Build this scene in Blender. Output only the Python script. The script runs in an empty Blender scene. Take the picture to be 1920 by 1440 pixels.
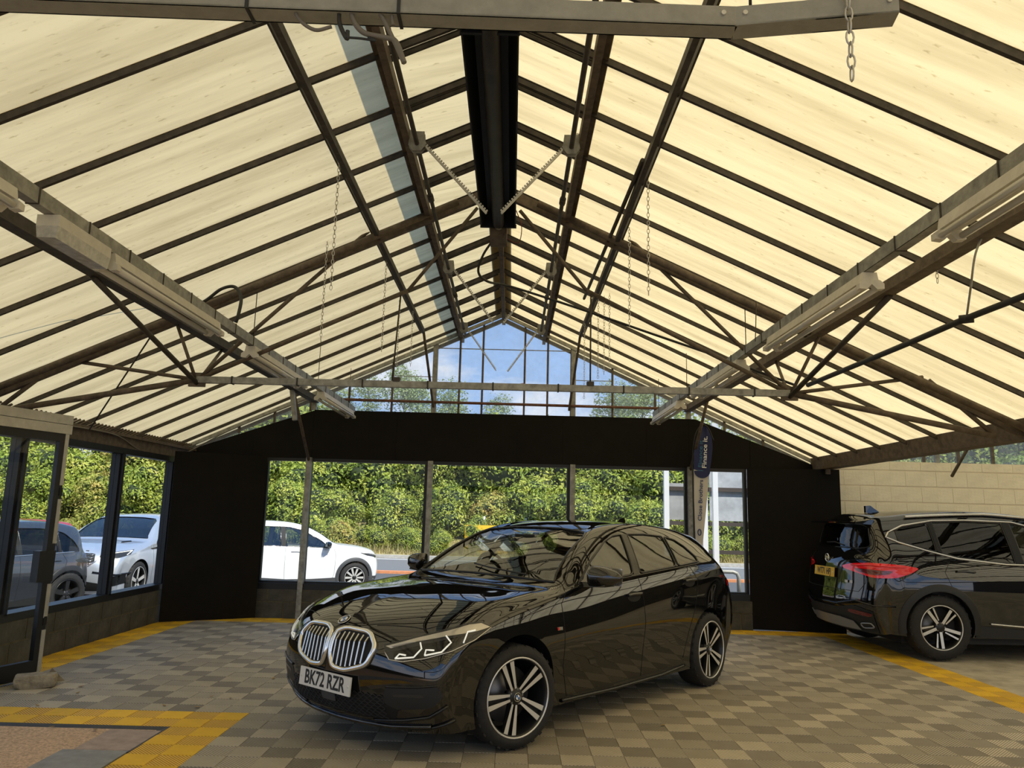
import bpy, bmesh, math, random
from mathutils import Vector, Matrix, Quaternion
from mathutils.bvhtree import BVHTree
R = math.radians
random.seed(7)
SC = bpy.context.scene
COL = SC.collection

# ------------------------------------------------------------------ camera
CAM_H = 1.46
FOCAL = 1442.0                       # pixels, for a 1920 wide frame
ROLL, PITCH, YAW = R(1.45), 0.0, 0.0
def _angles():
    dx, dy = 958.0 - 960.0, -(966.0 - 720.0)       # where the building's long axis vanishes
    c, s = math.cos(ROLL), math.sin(ROLL)
    d = Vector((dx*c - dy*s, dx*s + dy*c, FOCAL)).normalized()
    return math.asin(-d.y), math.atan2(d.x, d.z)
PITCH, YAW = _angles()
def cam_dir(u, v, w):
    c, s = math.cos(ROLL), math.sin(ROLL)
    ux, uy = u*c - v*s, u*s + v*c
    yy = uy*math.cos(PITCH) + w*math.sin(PITCH)
    zz = -uy*math.sin(PITCH) + w*math.cos(PITCH)
    return Vector((ux*math.cos(YAW) - zz*math.sin(YAW), ux*math.sin(YAW) + zz*math.cos(YAW), yy))
def at_y(x, y, Y):
    r = cam_dir(x-960.0, 720.0-y, FOCAL)
    return Vector((0, 0, CAM_H)) + r*(Y/r.y)
def at_z(x, y, Z):
    r = cam_dir(x-960.0, 720.0-y, FOCAL)
    return Vector((0, 0, CAM_H)) + r*((Z-CAM_H)/r.z)
cd = bpy.data.cameras.new('camera')
cam = bpy.data.objects.new('camera', cd)
COL.objects.link(cam)
cd.sensor_width = 36.0
cd.lens = FOCAL/1920.0*36.0
cd.clip_end = 600
rx, ry, rf = cam_dir(1, 0, 0), cam_dir(0, 1, 0), cam_dir(0, 0, 1)
m = Matrix(((rx.x, ry.x, -rf.x, 0), (rx.y, ry.y, -rf.y, 0), (rx.z, ry.z, -rf.z, CAM_H), (0, 0, 0, 1)))
cam.matrix_world = m
SC.camera = cam

# ------------------------------------------------------------------ sky, sun, exposure
SUN_DIR = Vector((0.47, -0.47, 0.74)).normalized()     # towards the sun
SUN_STRENGTH, SKY_STRENGTH = 6.5, 1.3
SC.view_settings.view_transform = 'Standard'
SC.view_settings.look = 'None'
SC.view_settings.gamma = 1.0
SC.view_settings.use_curve_mapping = False
SC.view_settings.exposure = 0.0
world = bpy.data.worlds.new('sky')
SC.world = world
world.use_nodes = True
nt = world.node_tree
nt.nodes.clear()
wo = nt.nodes.new('ShaderNodeOutputWorld')
bg = nt.nodes.new('ShaderNodeBackground')
tc = nt.nodes.new('ShaderNodeTexCoord')
sep = nt.nodes.new('ShaderNodeSeparateXYZ')
nt.links.new(tc.outputs['Generated'], sep.inputs[0])
grad = nt.nodes.new('ShaderNodeValToRGB')
grad.color_ramp.elements[0].position = 0.0
grad.color_ramp.elements[0].color = (0.42, 0.60, 0.90, 1)
grad.color_ramp.elements[1].position = 0.55
grad.color_ramp.elements[1].color = (0.19, 0.37, 0.76, 1)
nt.links.new(sep.outputs['Z'], grad.inputs[0])
mp = nt.nodes.new('ShaderNodeMapping')
mp.inputs['Scale'].default_value = (2.6, 2.6, 6.5)
mp.inputs['Location'].default_value = (3.3, 0.4, 1.15)
nt.links.new(tc.outputs['Generated'], mp.inputs[0])
nz = nt.nodes.new('ShaderNodeTexNoise')
nz.inputs['Scale'].default_value = 1.6
nz.inputs['Detail'].default_value = 7
nz.inputs['Roughness'].default_value = 0.55
nt.links.new(mp.outputs[0], nz.inputs['Vector'])
cr = nt.nodes.new('ShaderNodeValToRGB')
cr.color_ramp.elements[0].position = 0.50
cr.color_ramp.elements[0].color = (0, 0, 0, 1)
cr.color_ramp.elements[1].position = 0.60
cr.color_ramp.elements[1].color = (1, 1, 1, 1)
cb = nt.nodes.new('ShaderNodeMath'); cb.operation = 'MULTIPLY_ADD'      # more cloud towards the horizon all round
cb.inputs[1].default_value = -.55; cb.inputs[2].default_value = .135
nt.links.new(sep.outputs['Z'], cb.inputs[0])
ca = nt.nodes.new('ShaderNodeMath'); ca.operation = 'ADD'
nt.links.new(nz.outputs[0], ca.inputs[0]); nt.links.new(cb.outputs[0], ca.inputs[1])
nt.links.new(ca.outputs[0], cr.inputs[0])
mixc = nt.nodes.new('ShaderNodeMixRGB')
mixc.inputs[2].default_value = (0.78, 0.82, 0.92, 1)
nt.links.new(cr.outputs[0], mixc.inputs[0])
nt.links.new(grad.outputs[0], mixc.inputs[1])
nt.links.new(mixc.outputs[0], bg.inputs['Color'])
bg.inputs['Strength'].default_value = SKY_STRENGTH
nt.links.new(bg.outputs[0], wo.inputs[0])
sl = bpy.data.lights.new('sun', 'SUN')
sl.energy = SUN_STRENGTH
sl.angle = R(0.6)
sl.color = (1.0, 0.95, 0.86)
sun = bpy.data.objects.new('sun', sl)
COL.objects.link(sun)
sun.rotation_mode = 'QUATERNION'
sun.rotation_quaternion = SUN_DIR.to_track_quat('Z', 'Y')
sun.location = (0, -4, 14)

# ------------------------------------------------------------------ objects
def tag(o, label=None, cat=None, group=None, kind=None):
    if label: o['label'] = label
    if cat: o['category'] = cat
    if group: o['group'] = group
    if kind: o['kind'] = kind
    return o
def empty(name, loc=(0, 0, 0), rz=0.0, label=None, cat=None, group=None, kind=None):
    o = bpy.data.objects.new(name, None)
    o.empty_display_size = 0.1
    COL.objects.link(o)
    o.location = loc
    o.rotation_euler = (0, 0, rz)
    return tag(o, label, cat, group, kind)
def link(name, mesh, parent=None, world=False, loc=None):
    o = bpy.data.objects.new(name, mesh)
    COL.objects.link(o)
    if parent is not None:
        o.parent = parent
        if world:      # mesh given in world coordinates under an unrotated parent
            off = Vector((0, 0, 0))
            q = parent
            while q is not None:
                off += Vector(q.location)
                q = q.parent
            # move the data so the child sits in its parent's frame
            mesh.transform(Matrix.Translation(-off))
    if loc is not None: o.location = loc
    return o
def copy_tree(o, parent=None):
    c = o.copy()
    COL.objects.link(c)
    c.parent = parent
    for ch in list(o.children):
        copy_tree(ch, c)
    return c

class MB:
    """collects polygons and links them as one mesh object"""
    def __init__(s): s.v, s.f, s.mi, s.sm = [], [], [], []
    def add(s, vs, fs, mi=0, smooth=False):
        n = len(s.v)
        s.v += [tuple(p) for p in vs]
        s.f += [tuple(i+n for i in f) for f in fs]
        s.mi += [mi]*len(fs); s.sm += [smooth]*len(fs)
        return s
    def frame(s, c, ax, ay, az, mi=0):
        c, ax, ay, az = Vector(c), Vector(ax), Vector(ay), Vector(az)
        vs = [c+i*ax+j*ay+k*az for k in (-1, 1) for j in (-1, 1) for i in (-1, 1)]
        return s.add(vs, [(0, 2, 3, 1), (4, 5, 7, 6), (0, 1, 5, 4), (2, 6, 7, 3), (0, 4, 6, 2), (1, 3, 7, 5)], mi)
    def box(s, x0, x1, y0, y1, z0, z1, mi=0):
        return s.frame(((x0+x1)/2, (y0+y1)/2, (z0+z1)/2), ((x1-x0)/2, 0, 0), (0, (y1-y0)/2, 0), (0, 0, (z1-z0)/2), mi)
    def bar(s, p, q, w, h, up=(0, 0, 1), mi=0):
        p, q = Vector(p), Vector(q)
        d = (q-p); L = d.length; d.normalize()
        side = d.cross(Vector(up))
        if side.length < 1e-5: side = d.cross(Vector((1, 0, 0)))
        side.normalize(); u = side.cross(d)
        return s.frame((p+q)/2, d*(L/2), side*(w/2), u*(h/2), mi)
    def tube(s, pts, r, n=8, mi=0, cap=True, closed=False):
        pts = [Vector(p) for p in pts]
        rr = r if isinstance(r, (list, tuple)) else [r]*len(pts)
        N = len(pts); vs = []; prev = None
        for i, p in enumerate(pts):
            a = pts[(i-1) % N] if (closed or i > 0) else p
            b = pts[(i+1) % N] if (closed or i < N-1) else p
            t = (b-a).normalized()
            if prev is None:
                x = t.orthogonal().normalized()
            else:
                x = (prev - t*prev.dot(t))
                x = x.normalized() if x.length > 1e-6 else t.orthogonal().normalized()
            prev = x; y = t.cross(x)
            for k in range(n):
                a_ = 2*math.pi*k/n
                vs.append(p + (x*math.cos(a_)+y*math.sin(a_))*rr[i])
        fs = []
        for i in range(N if closed else N-1):
            j = (i+1) % N
            for k in range(n):
                k2 = (k+1) % n
                fs.append((i*n+k, i*n+k2, j*n+k2, j*n+k))
        s.add(vs, fs, mi, True)
        if cap and not closed:
            b = len(s.v)-len(vs)
            s.f += [tuple(b+k for k in reversed(range(n))), tuple(b+(N-1)*n+k for k in range(n))]
            s.mi += [mi, mi]; s.sm += [False, False]
        return s
    def prism(s, poly, vec, mi=0, smooth=False):
        poly = [Vector(p) for p in poly]; vec = Vector(vec); n = len(poly)
        vs = poly+[p+vec for p in poly]
        fs = [tuple(reversed(range(n))), tuple(range(n, 2*n))]
        s.add(vs, fs, mi)
        s.add(vs, [(i, (i+1) % n, n+(i+1) % n, n+i) for i in range(n)], mi, smooth)
        return s
    def quad(s, a, b, c, d, mi=0): return s.add([a, b, c, d], [(0, 1, 2, 3)], mi)
    def lathe(s, prof, c, axis='y', n=24, mi=0, smooth=True):
        """prof: list of (radius, height along axis)"""
        vs = []; c = Vector(c)
        for (r, h) in prof:
            for k in range(n):
                a = 2*math.pi*k/n
                x, y = r*math.cos(a), r*math.sin(a)
                if axis == 'y': vs.append(c+Vector((x, h, y)))
                elif axis == 'z': vs.append(c+Vector((x, y, h)))
                else: vs.append(c+Vector((h, x, y)))
        fs = []
        for i in range(len(prof)-1):
            for k in range(n):
                k2 = (k+1) % n
                fs.append((i*n+k, i*n+k2, (i+1)*n+k2, (i+1)*n+k))
        return s.add(vs, fs, mi, smooth)
    def mesh(s, name, mats):
        me = bpy.data.meshes.new(name)
        me.from_pydata(s.v, [], s.f)
        for mm in (mats if isinstance(mats, (list, tuple)) else [mats]): me.materials.append(mm)
        me.polygons.foreach_set('material_index', s.mi)
        me.polygons.foreach_set('use_smooth', s.sm)
        me.update()
        return me
    def build(s, name, mats, parent=None, world=False, loc=None):
        return link(name, s.mesh(name, mats), parent, world, loc)
def fix_normals(me):
    b = bmesh.new(); b.from_mesh(me)
    bmesh.ops.recalc_face_normals(b, faces=b.faces)
    b.to_mesh(me); b.free()
    return me

# ------------------------------------------------------------------ materials
M = {}
def mat(name, col=(.5, .5, .5), rough=.5, metal=0.0, noise=0.0, nscale=8.0, bump=0.0, bscale=40.0, stretch=(1, 1, 1), coat=0.0, spec=.5, emit=None, emit_s=1.0, col2=None, coord='Object'):
    mm = bpy.data.materials.new(name)
    mm.use_nodes = True
    t = mm.node_tree
    b = t.nodes['Principled BSDF']
    b.inputs['Base Color'].default_value = (*col, 1)
    b.inputs['Roughness'].default_value = rough
    b.inputs['Metallic'].default_value = metal
    b.inputs['Specular IOR Level'].default_value = spec
    if coat:
        b.inputs['Coat Weight'].default_value = coat
        b.inputs['Coat Roughness'].default_value = 0.02
    if emit:
        b.inputs['Emission Color'].default_value = (*emit, 1)
        b.inputs['Emission Strength'].default_value = emit_s
    if noise or bump:
        c = t.nodes.new('ShaderNodeTexCoord')
        p = t.nodes.new('ShaderNodeMapping')
        p.inputs['Scale'].default_value = stretch
        t.links.new(c.outputs[coord], p.inputs[0])
    if noise:
        n = t.nodes.new('ShaderNodeTexNoise')
        n.inputs['Scale'].default_value = nscale
        n.inputs['Detail'].default_value = 6
        n.inputs['Roughness'].default_value = .65
        t.links.new(p.outputs[0], n.inputs['Vector'])
        r = t.nodes.new('ShaderNodeValToRGB')
        r.color_ramp.elements[0].position = .32
        r.color_ramp.elements[1].position = .68
        c2 = col2 if col2 else tuple(min(1, x*(1+noise)) for x in col)
        c1 = tuple(x*(1-noise) for x in col) if not col2 else col
        r.color_ramp.elements[0].color = (*c1, 1)
        r.color_ramp.elements[1].color = (*c2, 1)
        t.links.new(n.outputs[0], r.inputs[0])
        t.links.new(r.outputs[0], b.inputs['Base Color'])
    if bump:
        n2 = t.nodes.new('ShaderNodeTexNoise')
        n2.inputs['Scale'].default_value = bscale
        n2.inputs['Detail'].default_value = 5
        t.links.new(p.outputs[0], n2.inputs['Vector'])
        bp = t.nodes.new('ShaderNodeBump')
        bp.inputs['Strength'].default_value = bump
        bp.inputs['Distance'].default_value = .01
        t.links.new(n2.outputs[0], bp.inputs['Height'])
        t.links.new(bp.outputs[0], b.inputs['Normal'])
    M[name] = mm
    return mm
def glass_mat(name, tint=(1, 1, 1), ior=1.5, haze=0.0, haze_col=(.7, .75, .75)):
    mm = bpy.data.materials.new(name)
    mm.use_nodes = True
    t = mm.node_tree
    t.nodes.clear()
    o = t.nodes.new('ShaderNodeOutputMaterial')
    tr = t.nodes.new('ShaderNodeBsdfTransparent')
    tr.inputs[0].default_value = (*tint, 1)
    gl = t.nodes.new('ShaderNodeBsdfGlossy')
    gl.inputs['Roughness'].default_value = 0.0
    fr = t.nodes.new('ShaderNodeFresnel')
    ge = t.nodes.new('ShaderNodeNewGeometry')      # same reflectance on both faces of the thin pane
    im = t.nodes.new('ShaderNodeMath'); im.operation = 'MULTIPLY_ADD'
    im.inputs[1].default_value = 1/ior-ior; im.inputs[2].default_value = ior
    t.links.new(ge.outputs['Backfacing'], im.inputs[0])
    t.links.new(im.outputs[0], fr.inputs['IOR'])
    mx = t.nodes.new('ShaderNodeMixShader')
    t.links.new(fr.outputs[0], mx.inputs[0])
    t.links.new(tr.outputs[0], mx.inputs[1])
    t.links.new(gl.outputs[0], mx.inputs[2])
    last = mx
    if haze:
        df = t.nodes.new('ShaderNodeBsdfDiffuse')
        df.inputs[0].default_value = (*haze_col, 1)
        tl = t.nodes.new('ShaderNodeBsdfTranslucent')
        tl.inputs[0].default_value = (*haze_col, 1)
        dm = t.nodes.new('ShaderNodeMixShader')
        dm.inputs[0].default_value = .5
        t.links.new(df.outputs[0], dm.inputs[1]); t.links.new(tl.outputs[0], dm.inputs[2])
        n = t.nodes.new('ShaderNodeTexNoise')
        n.inputs['Scale'].default_value = 2.5
        n.inputs['Detail'].default_value = 8
        n.inputs['Roughness'].default_value = .7
        c = t.nodes.new('ShaderNodeTexCoord')
        t.links.new(c.outputs['Object'], n.inputs['Vector'])
        mu = t.nodes.new('ShaderNodeMath'); mu.operation = 'MULTIPLY'
        mu.inputs[1].default_value = haze*2
        t.links.new(n.outputs[0], mu.inputs[0])
        m2 = t.nodes.new('ShaderNodeMixShader')
        t.links.new(mu.outputs[0], m2.inputs[0])
        t.links.new(mx.outputs[0], m2.inputs[1]); t.links.new(dm.outputs[0], m2.inputs[2])
        last = m2
    t.links.new(last.outputs[0], o.inputs[0])
    M[name] = mm
    return mm
def roof_mat(name, col, fac):
    """weathered translucent roof sheet with dirt streaks running down the slope"""
    mm = bpy.data.materials.new(name)
    mm.use_nodes = True
    t = mm.node_tree
    t.nodes.clear()
    o = t.nodes.new('ShaderNodeOutputMaterial')
    c = t.nodes.new('ShaderNodeTexCoord')
    gi = t.nodes.new('ShaderNodeObjectInfo')
    p = t.nodes.new('ShaderNodeMapping')
    p.inputs['Scale'].default_value = (0.55, 6.0, 0.55)
    ad = t.nodes.new('ShaderNodeVectorMath'); ad.operation = 'ADD'
    ml = t.nodes.new('ShaderNodeVectorMath'); ml.operation = 'MULTIPLY'
    ml.inputs[1].default_value = (7, 31, 3)
    t.links.new(gi.outputs['Random'], ml.inputs[0])
    t.links.new(c.outputs['Object'], p.inputs[0])
    t.links.new(p.outputs[0], ad.inputs[0]); t.links.new(ml.outputs[0], ad.inputs[1])
    n = t.nodes.new('ShaderNodeTexNoise')
    n.inputs['Scale'].default_value = 1.1; n.inputs['Detail'].default_value = 8; n.inputs['Roughness'].default_value = .62
    t.links.new(ad.outputs[0], n.inputs['Vector'])
    r = t.nodes.new('ShaderNodeValToRGB')
    r.color_ramp.elements[0].position = .30; r.color_ramp.elements[1].position = .60
    r.color_ramp.elements[0].color = (*[x*y for x, y in zip(col, (.72, .70, .66))], 1)
    r.color_ramp.elements[1].color = (*col, 1)
    t.links.new(n.outputs[0], r.inputs[0])
    # small dark flecks of dirt and moss
    p2 = t.nodes.new('ShaderNodeMapping'); p2.inputs['Scale'].default_value = (9, 26, 9)
    t.links.new(c.outputs['Object'], p2.inputs[0])
    n2 = t.nodes.new('ShaderNodeTexNoise'); n2.inputs['Scale'].default_value = 1.5; n2.inputs['Detail'].default_value = 5
    t.links.new(p2.outputs[0], n2.inputs['Vector'])
    r2 = t.nodes.new('ShaderNodeValToRGB')
    r2.color_ramp.elements[0].position = .26; r2.color_ramp.elements[1].position = .36
    r2.color_ramp.elements[0].color = (.72, .69, .62, 1); r2.color_ramp.elements[1].color = (1, 1, 1, 1)
    t.links.new(n2.outputs[0], r2.inputs[0])
    mu = t.nodes.new('ShaderNodeMixRGB'); mu.blend_type = 'MULTIPLY'; mu.inputs[0].default_value = 1
    t.links.new(r.outputs[0], mu.inputs[1]); t.links.new(r2.outputs[0], mu.inputs[2])
    tl = t.nodes.new('ShaderNodeBsdfTranslucent')
    df = t.nodes.new('ShaderNodeBsdfDiffuse')
    t.links.new(mu.outputs[0], tl.inputs[0]); t.links.new(mu.outputs[0], df.inputs[0])
    mx = t.nodes.new('ShaderNodeMixShader')
    mx.inputs[0].default_value = fac
    t.links.new(df.outputs[0], mx.inputs[1]); t.links.new(tl.outputs[0], mx.inputs[2])
    t.links.new(mx.outputs[0], o.inputs[0])
    M[name] = mm
    return mm
def tile_mat(name, col, diag, gap=.45):
    """ribbed plastic floor tile: fine diagonal ribs with dark gaps"""
    mm = mat(name, col, .6, spec=.2)
    t = mm.node_tree
    b = t.nodes['Principled BSDF']
    c = t.nodes.new('ShaderNodeTexCoord')
    p = t.nodes.new('ShaderNodeMapping')
    p.inputs['Rotation'].default_value = (0, 0, R(45*diag))
    t.links.new(c.outputs['Object'], p.inputs[0])
    w = t.nodes.new('ShaderNodeTexWave')
    w.inputs['Scale'].default_value = 20.0
    t.links.new(p.outputs[0], w.inputs['Vector'])
    gi = t.nodes.new('ShaderNodeObjectInfo')
    n = t.nodes.new('ShaderNodeTexNoise'); n.inputs['Scale'].default_value = 9; n.inputs['Detail'].default_value = 5
    t.links.new(c.outputs['Object'], n.inputs['Vector'])
    r = t.nodes.new('ShaderNodeValToRGB')
    r.color_ramp.elements[0].position = .08; r.color_ramp.elements[1].position = .38
    r.color_ramp.elements[0].color = (*[x*gap for x in col], 1)
    r.color_ramp.elements[1].color = (*col, 1)
    t.links.new(w.outputs[0], r.inputs[0])
    a = t.nodes.new('ShaderNodeMath'); a.operation = 'MULTIPLY_ADD'
    a.inputs[1].default_value = .30; a.inputs[2].default_value = .72
    t.links.new(gi.outputs['Random'], a.inputs[0])
    a2 = t.nodes.new('ShaderNodeMath'); a2.operation = 'MULTIPLY_ADD'
    a2.inputs[1].default_value = .3
    t.links.new(n.outputs[0], a2.inputs[0]); t.links.new(a.outputs[0], a2.inputs[2])
    h = t.nodes.new('ShaderNodeMixRGB'); h.blend_type = 'MULTIPLY'; h.inputs[0].default_value = 1
    t.links.new(r.outputs[0], h.inputs[1]); t.links.new(a2.outputs[0], h.inputs[2])
    t.links.new(h.outputs[0], b.inputs['Base Color'])
    bp = t.nodes.new('ShaderNodeBump'); bp.inputs['Strength'].default_value = .5; bp.inputs['Distance'].default_value = .004
    t.links.new(w.outputs[0], bp.inputs['Height'])
    t.links.new(bp.outputs[0], b.inputs['Normal'])
    return mm

roof_mat('roof_sheet', (0.86, 0.685, 0.355), .58)
roof_mat('brightening_sheet', (0.97, 0.83, 0.52), .72)  # unseen side bay roof, made extra clear to brighten the cream wall
mat('galvanised', (.30, .29, .25), .5, .35, .35, 14, .15, 60)
mat('galvanised_light', (.30, .285, .235), .5, .3, .12, 22, .1, 60)
mat('dark_steel', (.055, .045, .035), .6, .2, .4, 18)
mat('brown_steel', (.12, .09, .06), .65, .1, .4, 14)
mat('rust_pipe', (.16, .07, .04), .7, .1, .4, 20)
mat('black_panel', (.006, .0045, .003), .7, 0, .25, 3, .05, 12, spec=.18)
mat('black_frame', (.006, .006, .006), .45)
mat('black_metal', (.006, .006, .006), .5, .2)
mat('heater_tube', (.05, .045, .04), .45, .6, .3, 10)
mat('aluminium', (.50, .48, .42), .38, .5, .12, 12)
mat('white_enamel', (.62, .58, .48), .45, 0, .12, 10)
mat('lamp_tube', (.66, .62, .52), .25)
mat('clear_diffuser', (.45, .43, .38), .18, 0, .25, 25)
mat('zinc', (.55, .53, .48), .4, .6, .2, 25)
mat('cable', (.02, .02, .018), .6)
mat('cable_grey', (.16, .14, .11), .6)
mat('cable_red', (.22, .03, .02), .6)
glass_mat('window_glass', (.98, .99, .98), 1.22)
glass_mat('dirty_glass', (.95, .97, .98), 1.25, .15, (.8, .82, .82))
mat('dark_block', (.060, .055, .042), .8, 0, .4, 5, .5, 30)
mat('dark_mortar', (.10, .085, .05), .9, 0, .4, 12)
mat('cream_block', (.93, .80, .56), .8, 0, .10, 3, .35, 30)
mat('cream_mortar', (.80, .68, .48), .9)
mat('yard_concrete', (.42, .36, .26), .8, 0, .3, 3.5, .3, 40)
mat('aggregate', (.56, .38, .24), .9, 0, .42, 60, .8, 110)
mat('grey_paint', (.25, .245, .24), .7, 0, .2, 10, .2, 60)
mat('pink_patch', (.36, .27, .22), .7, 0, .2, 10, .2, 60)
mat('rubber_edge', (.035, .033, .032), .6, 0, .3, 20)
tile_mat('tile_light', (.54, .465, .345), 1)  # one plastic throughout; tones paint how light catches the differently turned ribs
tile_mat('tile_dark', (.29, .252, .195), -1)
tile_mat('tile_mid', (.42, .365, .275), 1)
tile_mat('tile_mid_b', (.38, .33, .25), -1)
tile_mat('yellow_plain', (.85, .50, .03), 1, .8)
tile_mat('yellow_ribbed', (.78, .45, .05), -1, .38)
mat('asphalt', (.10, .10, .10), .9, 0, .18, 30, .3, 120)
mat('road_asphalt', (.17, .17, .17), .9, 0, .12, 20, .2, 120)
mat('kerb_stone', (.45, .42, .37), .9, 0, .2, 6)
mat('orange_kerb', (.62, .24, .10), .8, 0, .2, 8)
mat('road_paint', (.75, .75, .74), .7)
mat('dry_grass', (.36, .30, .13), .95, 0, .45, 5)
mat('bank_soil', (.10, .085, .04), .95, 0, .5, 2)
# ------------------------------------------------------------------ building: dimensions
XR, ZR, SL, HW = -0.18, 4.40, 0.458, 4.56          # ridge x, ridge height, slope, half width of a bay
BAYS = (XR, XR+2*HW)
Y0, DY, NB = -2.565, 0.605, 23                      # glazing bars
YB = 11.05                                          # back wall plane
YT = 6.45                                           # truss plane
GZ = -0.35                                          # ground level outside
def roof_z(x, xr=XR): return ZR-SL*abs(x-xr)

# ---- floor
fl = MB()
fl.box(-5.0, 13.6, -3.4, 11.3, -0.34, -0.016)
floor = fl.build('floor', M['yard_concrete'])
tag(floor, kind='structure')
def tile_mesh(name, mats, w=.4, d=.4, z0=-.014):
    b = MB(); g = .0012
    nx = max(1, round(w/.2)); ny = max(1, round(d/.2))
    for i in range(nx):
        for j in range(ny):
            x0, x1 = i*w/nx+g, (i+1)*w/nx-g
            y0, y1 = j*d/ny+g, (j+1)*d/ny-g
            z1 = -.0015 if (i+j) % 2 else 0.0
            b.add([(x0, y0, z0), (x1, y0, z0), (x1, y1, z0), (x0, y1, z0), (x0, y0, z1), (x1, y0, z1), (x1, y1, z1), (x0, y1, z1)],
                  [(4, 5, 6, 7), (0, 1, 5, 4), (1, 2, 6, 5), (2, 3, 7, 6), (3, 0, 4, 7)], (i+j) % 2)
    return b.mesh(name, mats)
TA = [M['tile_light'], M['tile_dark']]
TB = [M['tile_mid'], M['tile_mid_b']]
TY = [M['yellow_plain'], M['yellow_ribbed']]
TX1, TXL, TXM, TYM, TYB = 4.14, -4.09, -1.86, 5.9, 10.45
me_a, me_b, me_y = tile_mesh('floor_tile', TA), tile_mesh('floor_tile', TB), tile_mesh('yellow_tile', TY)
tiles = []                                          # (x, y, mesh, yellow)
cut = {}
def cut_tile(kind, w, d):
    k = (kind, round(w, 3), round(d, 3))
    if k not in cut: cut[k] = tile_mesh('yellow_tile' if kind == 'y' else 'floor_tile', {'a': TA, 'b': TB, 'y': TY}[kind], w, d)
    return cut[k]
for ky in range(-7, 12):
    y = TYM+.4*ky
    for kx in range(0, 21):
        x = TX1-.4*(kx+1)
        if ky < 0 and x < TXM-.01: continue
        w = .4
        if x < TXL:
            w = x+.4-TXL; x = TXL
        if w < .05: continue
        kind = 'a' if (kx+ky) % 2 == 0 else 'b'
        if ky == 11:
            tiles.append((x, y, cut_tile(kind, w, TYB-y), False))
            continue
        if w < .39: tiles.append((x, y, cut_tile(kind, w, .4), False))
        else: tiles.append((x, y, me_a if kind == 'a' else me_b, False))
for ky in range(-7, -1): tiles.append((TXM-.4, TYM+.4*ky, me_y, True))
for ky in range(-1, 12):                            # yellow edging left
    y = TYM+.4*ky
    tiles.append((TXL-.4, y, me_y if ky < 11 else cut_tile('y', .4, TYB-y), True))
for kx in range(0, 6):                              # yellow edging of the concrete corner
    x = TXM-.4*(kx+1)
    if x > TXL+.0: tiles.append((x, TYM-.4, me_y, True))
for ky in range(-7, 12):                            # yellow edging right
    y = TYM+.4*ky
    tiles.append((TX1, y, me_y if ky < 11 else cut_tile('y', .4, TYB-y), True))
for kx in range(-1, 22):                            # yellow edging along the back wall
    x = TX1-.4*(kx+1)
    if x > TXL-.5: tiles.append((x, TYB, me_y, True))
grey = sorted([t for t in tiles if not t[3]], key=lambda t: (t[0]**2+t[1]**2) + (40 if (abs(t[0])/max(t[1], .1) > .78 or t[1] < 3.9) else 0))
rest = MB()
rest_polys = []
for i, (x, y, me, yel) in enumerate(grey):
    if i < 298: link('floor_tile', me, floor, loc=(x, y, 0))
    else: rest_polys.append((x, y, me))
ms = [M['tile_light'], M['tile_dark'], M['tile_mid'], M['tile_mid_b']]
for (x, y, me) in rest_polys:
    n = [ms.index(k) for k in me.materials]
    vs = [(v.co.x+x, v.co.y+y, v.co.z) for v in me.vertices]
    b0 = len(rest.v)
    rest.v += vs
    for p in me.polygons:
        rest.f.append(tuple(b0+k for k in p.vertices)); rest.mi.append(n[p.material_index]); rest.sm.append(False)
o = rest.build('floor_tile_field', ms, floor)
o['kind'] = 'stuff'
for (x, y, me, yel) in tiles:
    if yel: link('yellow_tile', me, floor, loc=(x, y, 0))
# concrete corner at the front left with its rubber edging and painted patches
XI, YI = TXM-.4, TYM-.4
MB().box(-5.0, XI-.06, -3.3, YI-.07, -.016, -.006).build('concrete_patch', M['aggregate'], floor)
e = MB()
e.prism([(-5.0, YI, -.015), (-5.0, YI, -.001), (-5.0, YI-.085, -.015)], (XI+5.0, 0, 0))
e.build('edge_ramp', M['rubber_edge'], floor)
MB().prism([(XI, YI, -.015), (XI, YI, .0), (XI-.06, YI-.02, -.015)], (0, -.55, 0)).build('edge_ramp', M['rubber_edge'], floor)
MB().box(XI-.36, XI-.02, 4.98, YI-.09, -.012, -.004).build('painted_patch', M['pink_patch'], floor)
MB().box(XI-.42, XI-.02, 2.5, 4.97, -.012, -.004).build('painted_patch', M['grey_paint'], floor)

# ---- roof
ceiling = empty('ceiling', kind='structure')
def sheet(side, d0, d1, lift0=0.0, lift1=0.0, m='roof_sheet'):
    b = MB(); n = 6
    vs, fs = [], []
    for i in range(n+1):
        d = d0+(d1-d0)*i/n; l = lift0+(lift1-lift0)*i/n
        vs += [(side*d, -.0005, -SL*d+l), (side*d, DY+.0005, -SL*d+l)]
    for i in range(n): fs.append((2*i, 2*i+1, 2*i+3, 2*i+2))
    b.add(vs, fs)
    return b.mesh('roof_panel', M[m])
sheets = {s: (sheet(s, .60, HW+.02), sheet(s, .02, .66, .05, .18 if s < 0 else .06)) for s in (-1, 1)}
side_bay = {s: (sheet(s, .60, HW+.02, m='brightening_sheet'), sheet(s, .02, .66, .05, .06, 'brightening_sheet')) for s in (-1, 1)}
def gbar(side, d0, d1, w, h):
    b = MB()
    b.bar((side*d0, 0, -SL*d0-h/2-.004), (side*d1, 0, -SL*d1-h/2-.004), w, h, (-side*SL*0, 0, 1))
    b.bar((side*d0, 0, -SL*d0+.004), (side*d1, 0, -SL*d1+.004), w*1.35, .006)
    return b.mesh('glazing_bar', M['dark_steel'])
gb = {s: (gbar(s, .0, HW, .022, .036), gbar(s, .05, .62, .016, .024)) for s in (-1, 1)}
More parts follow.
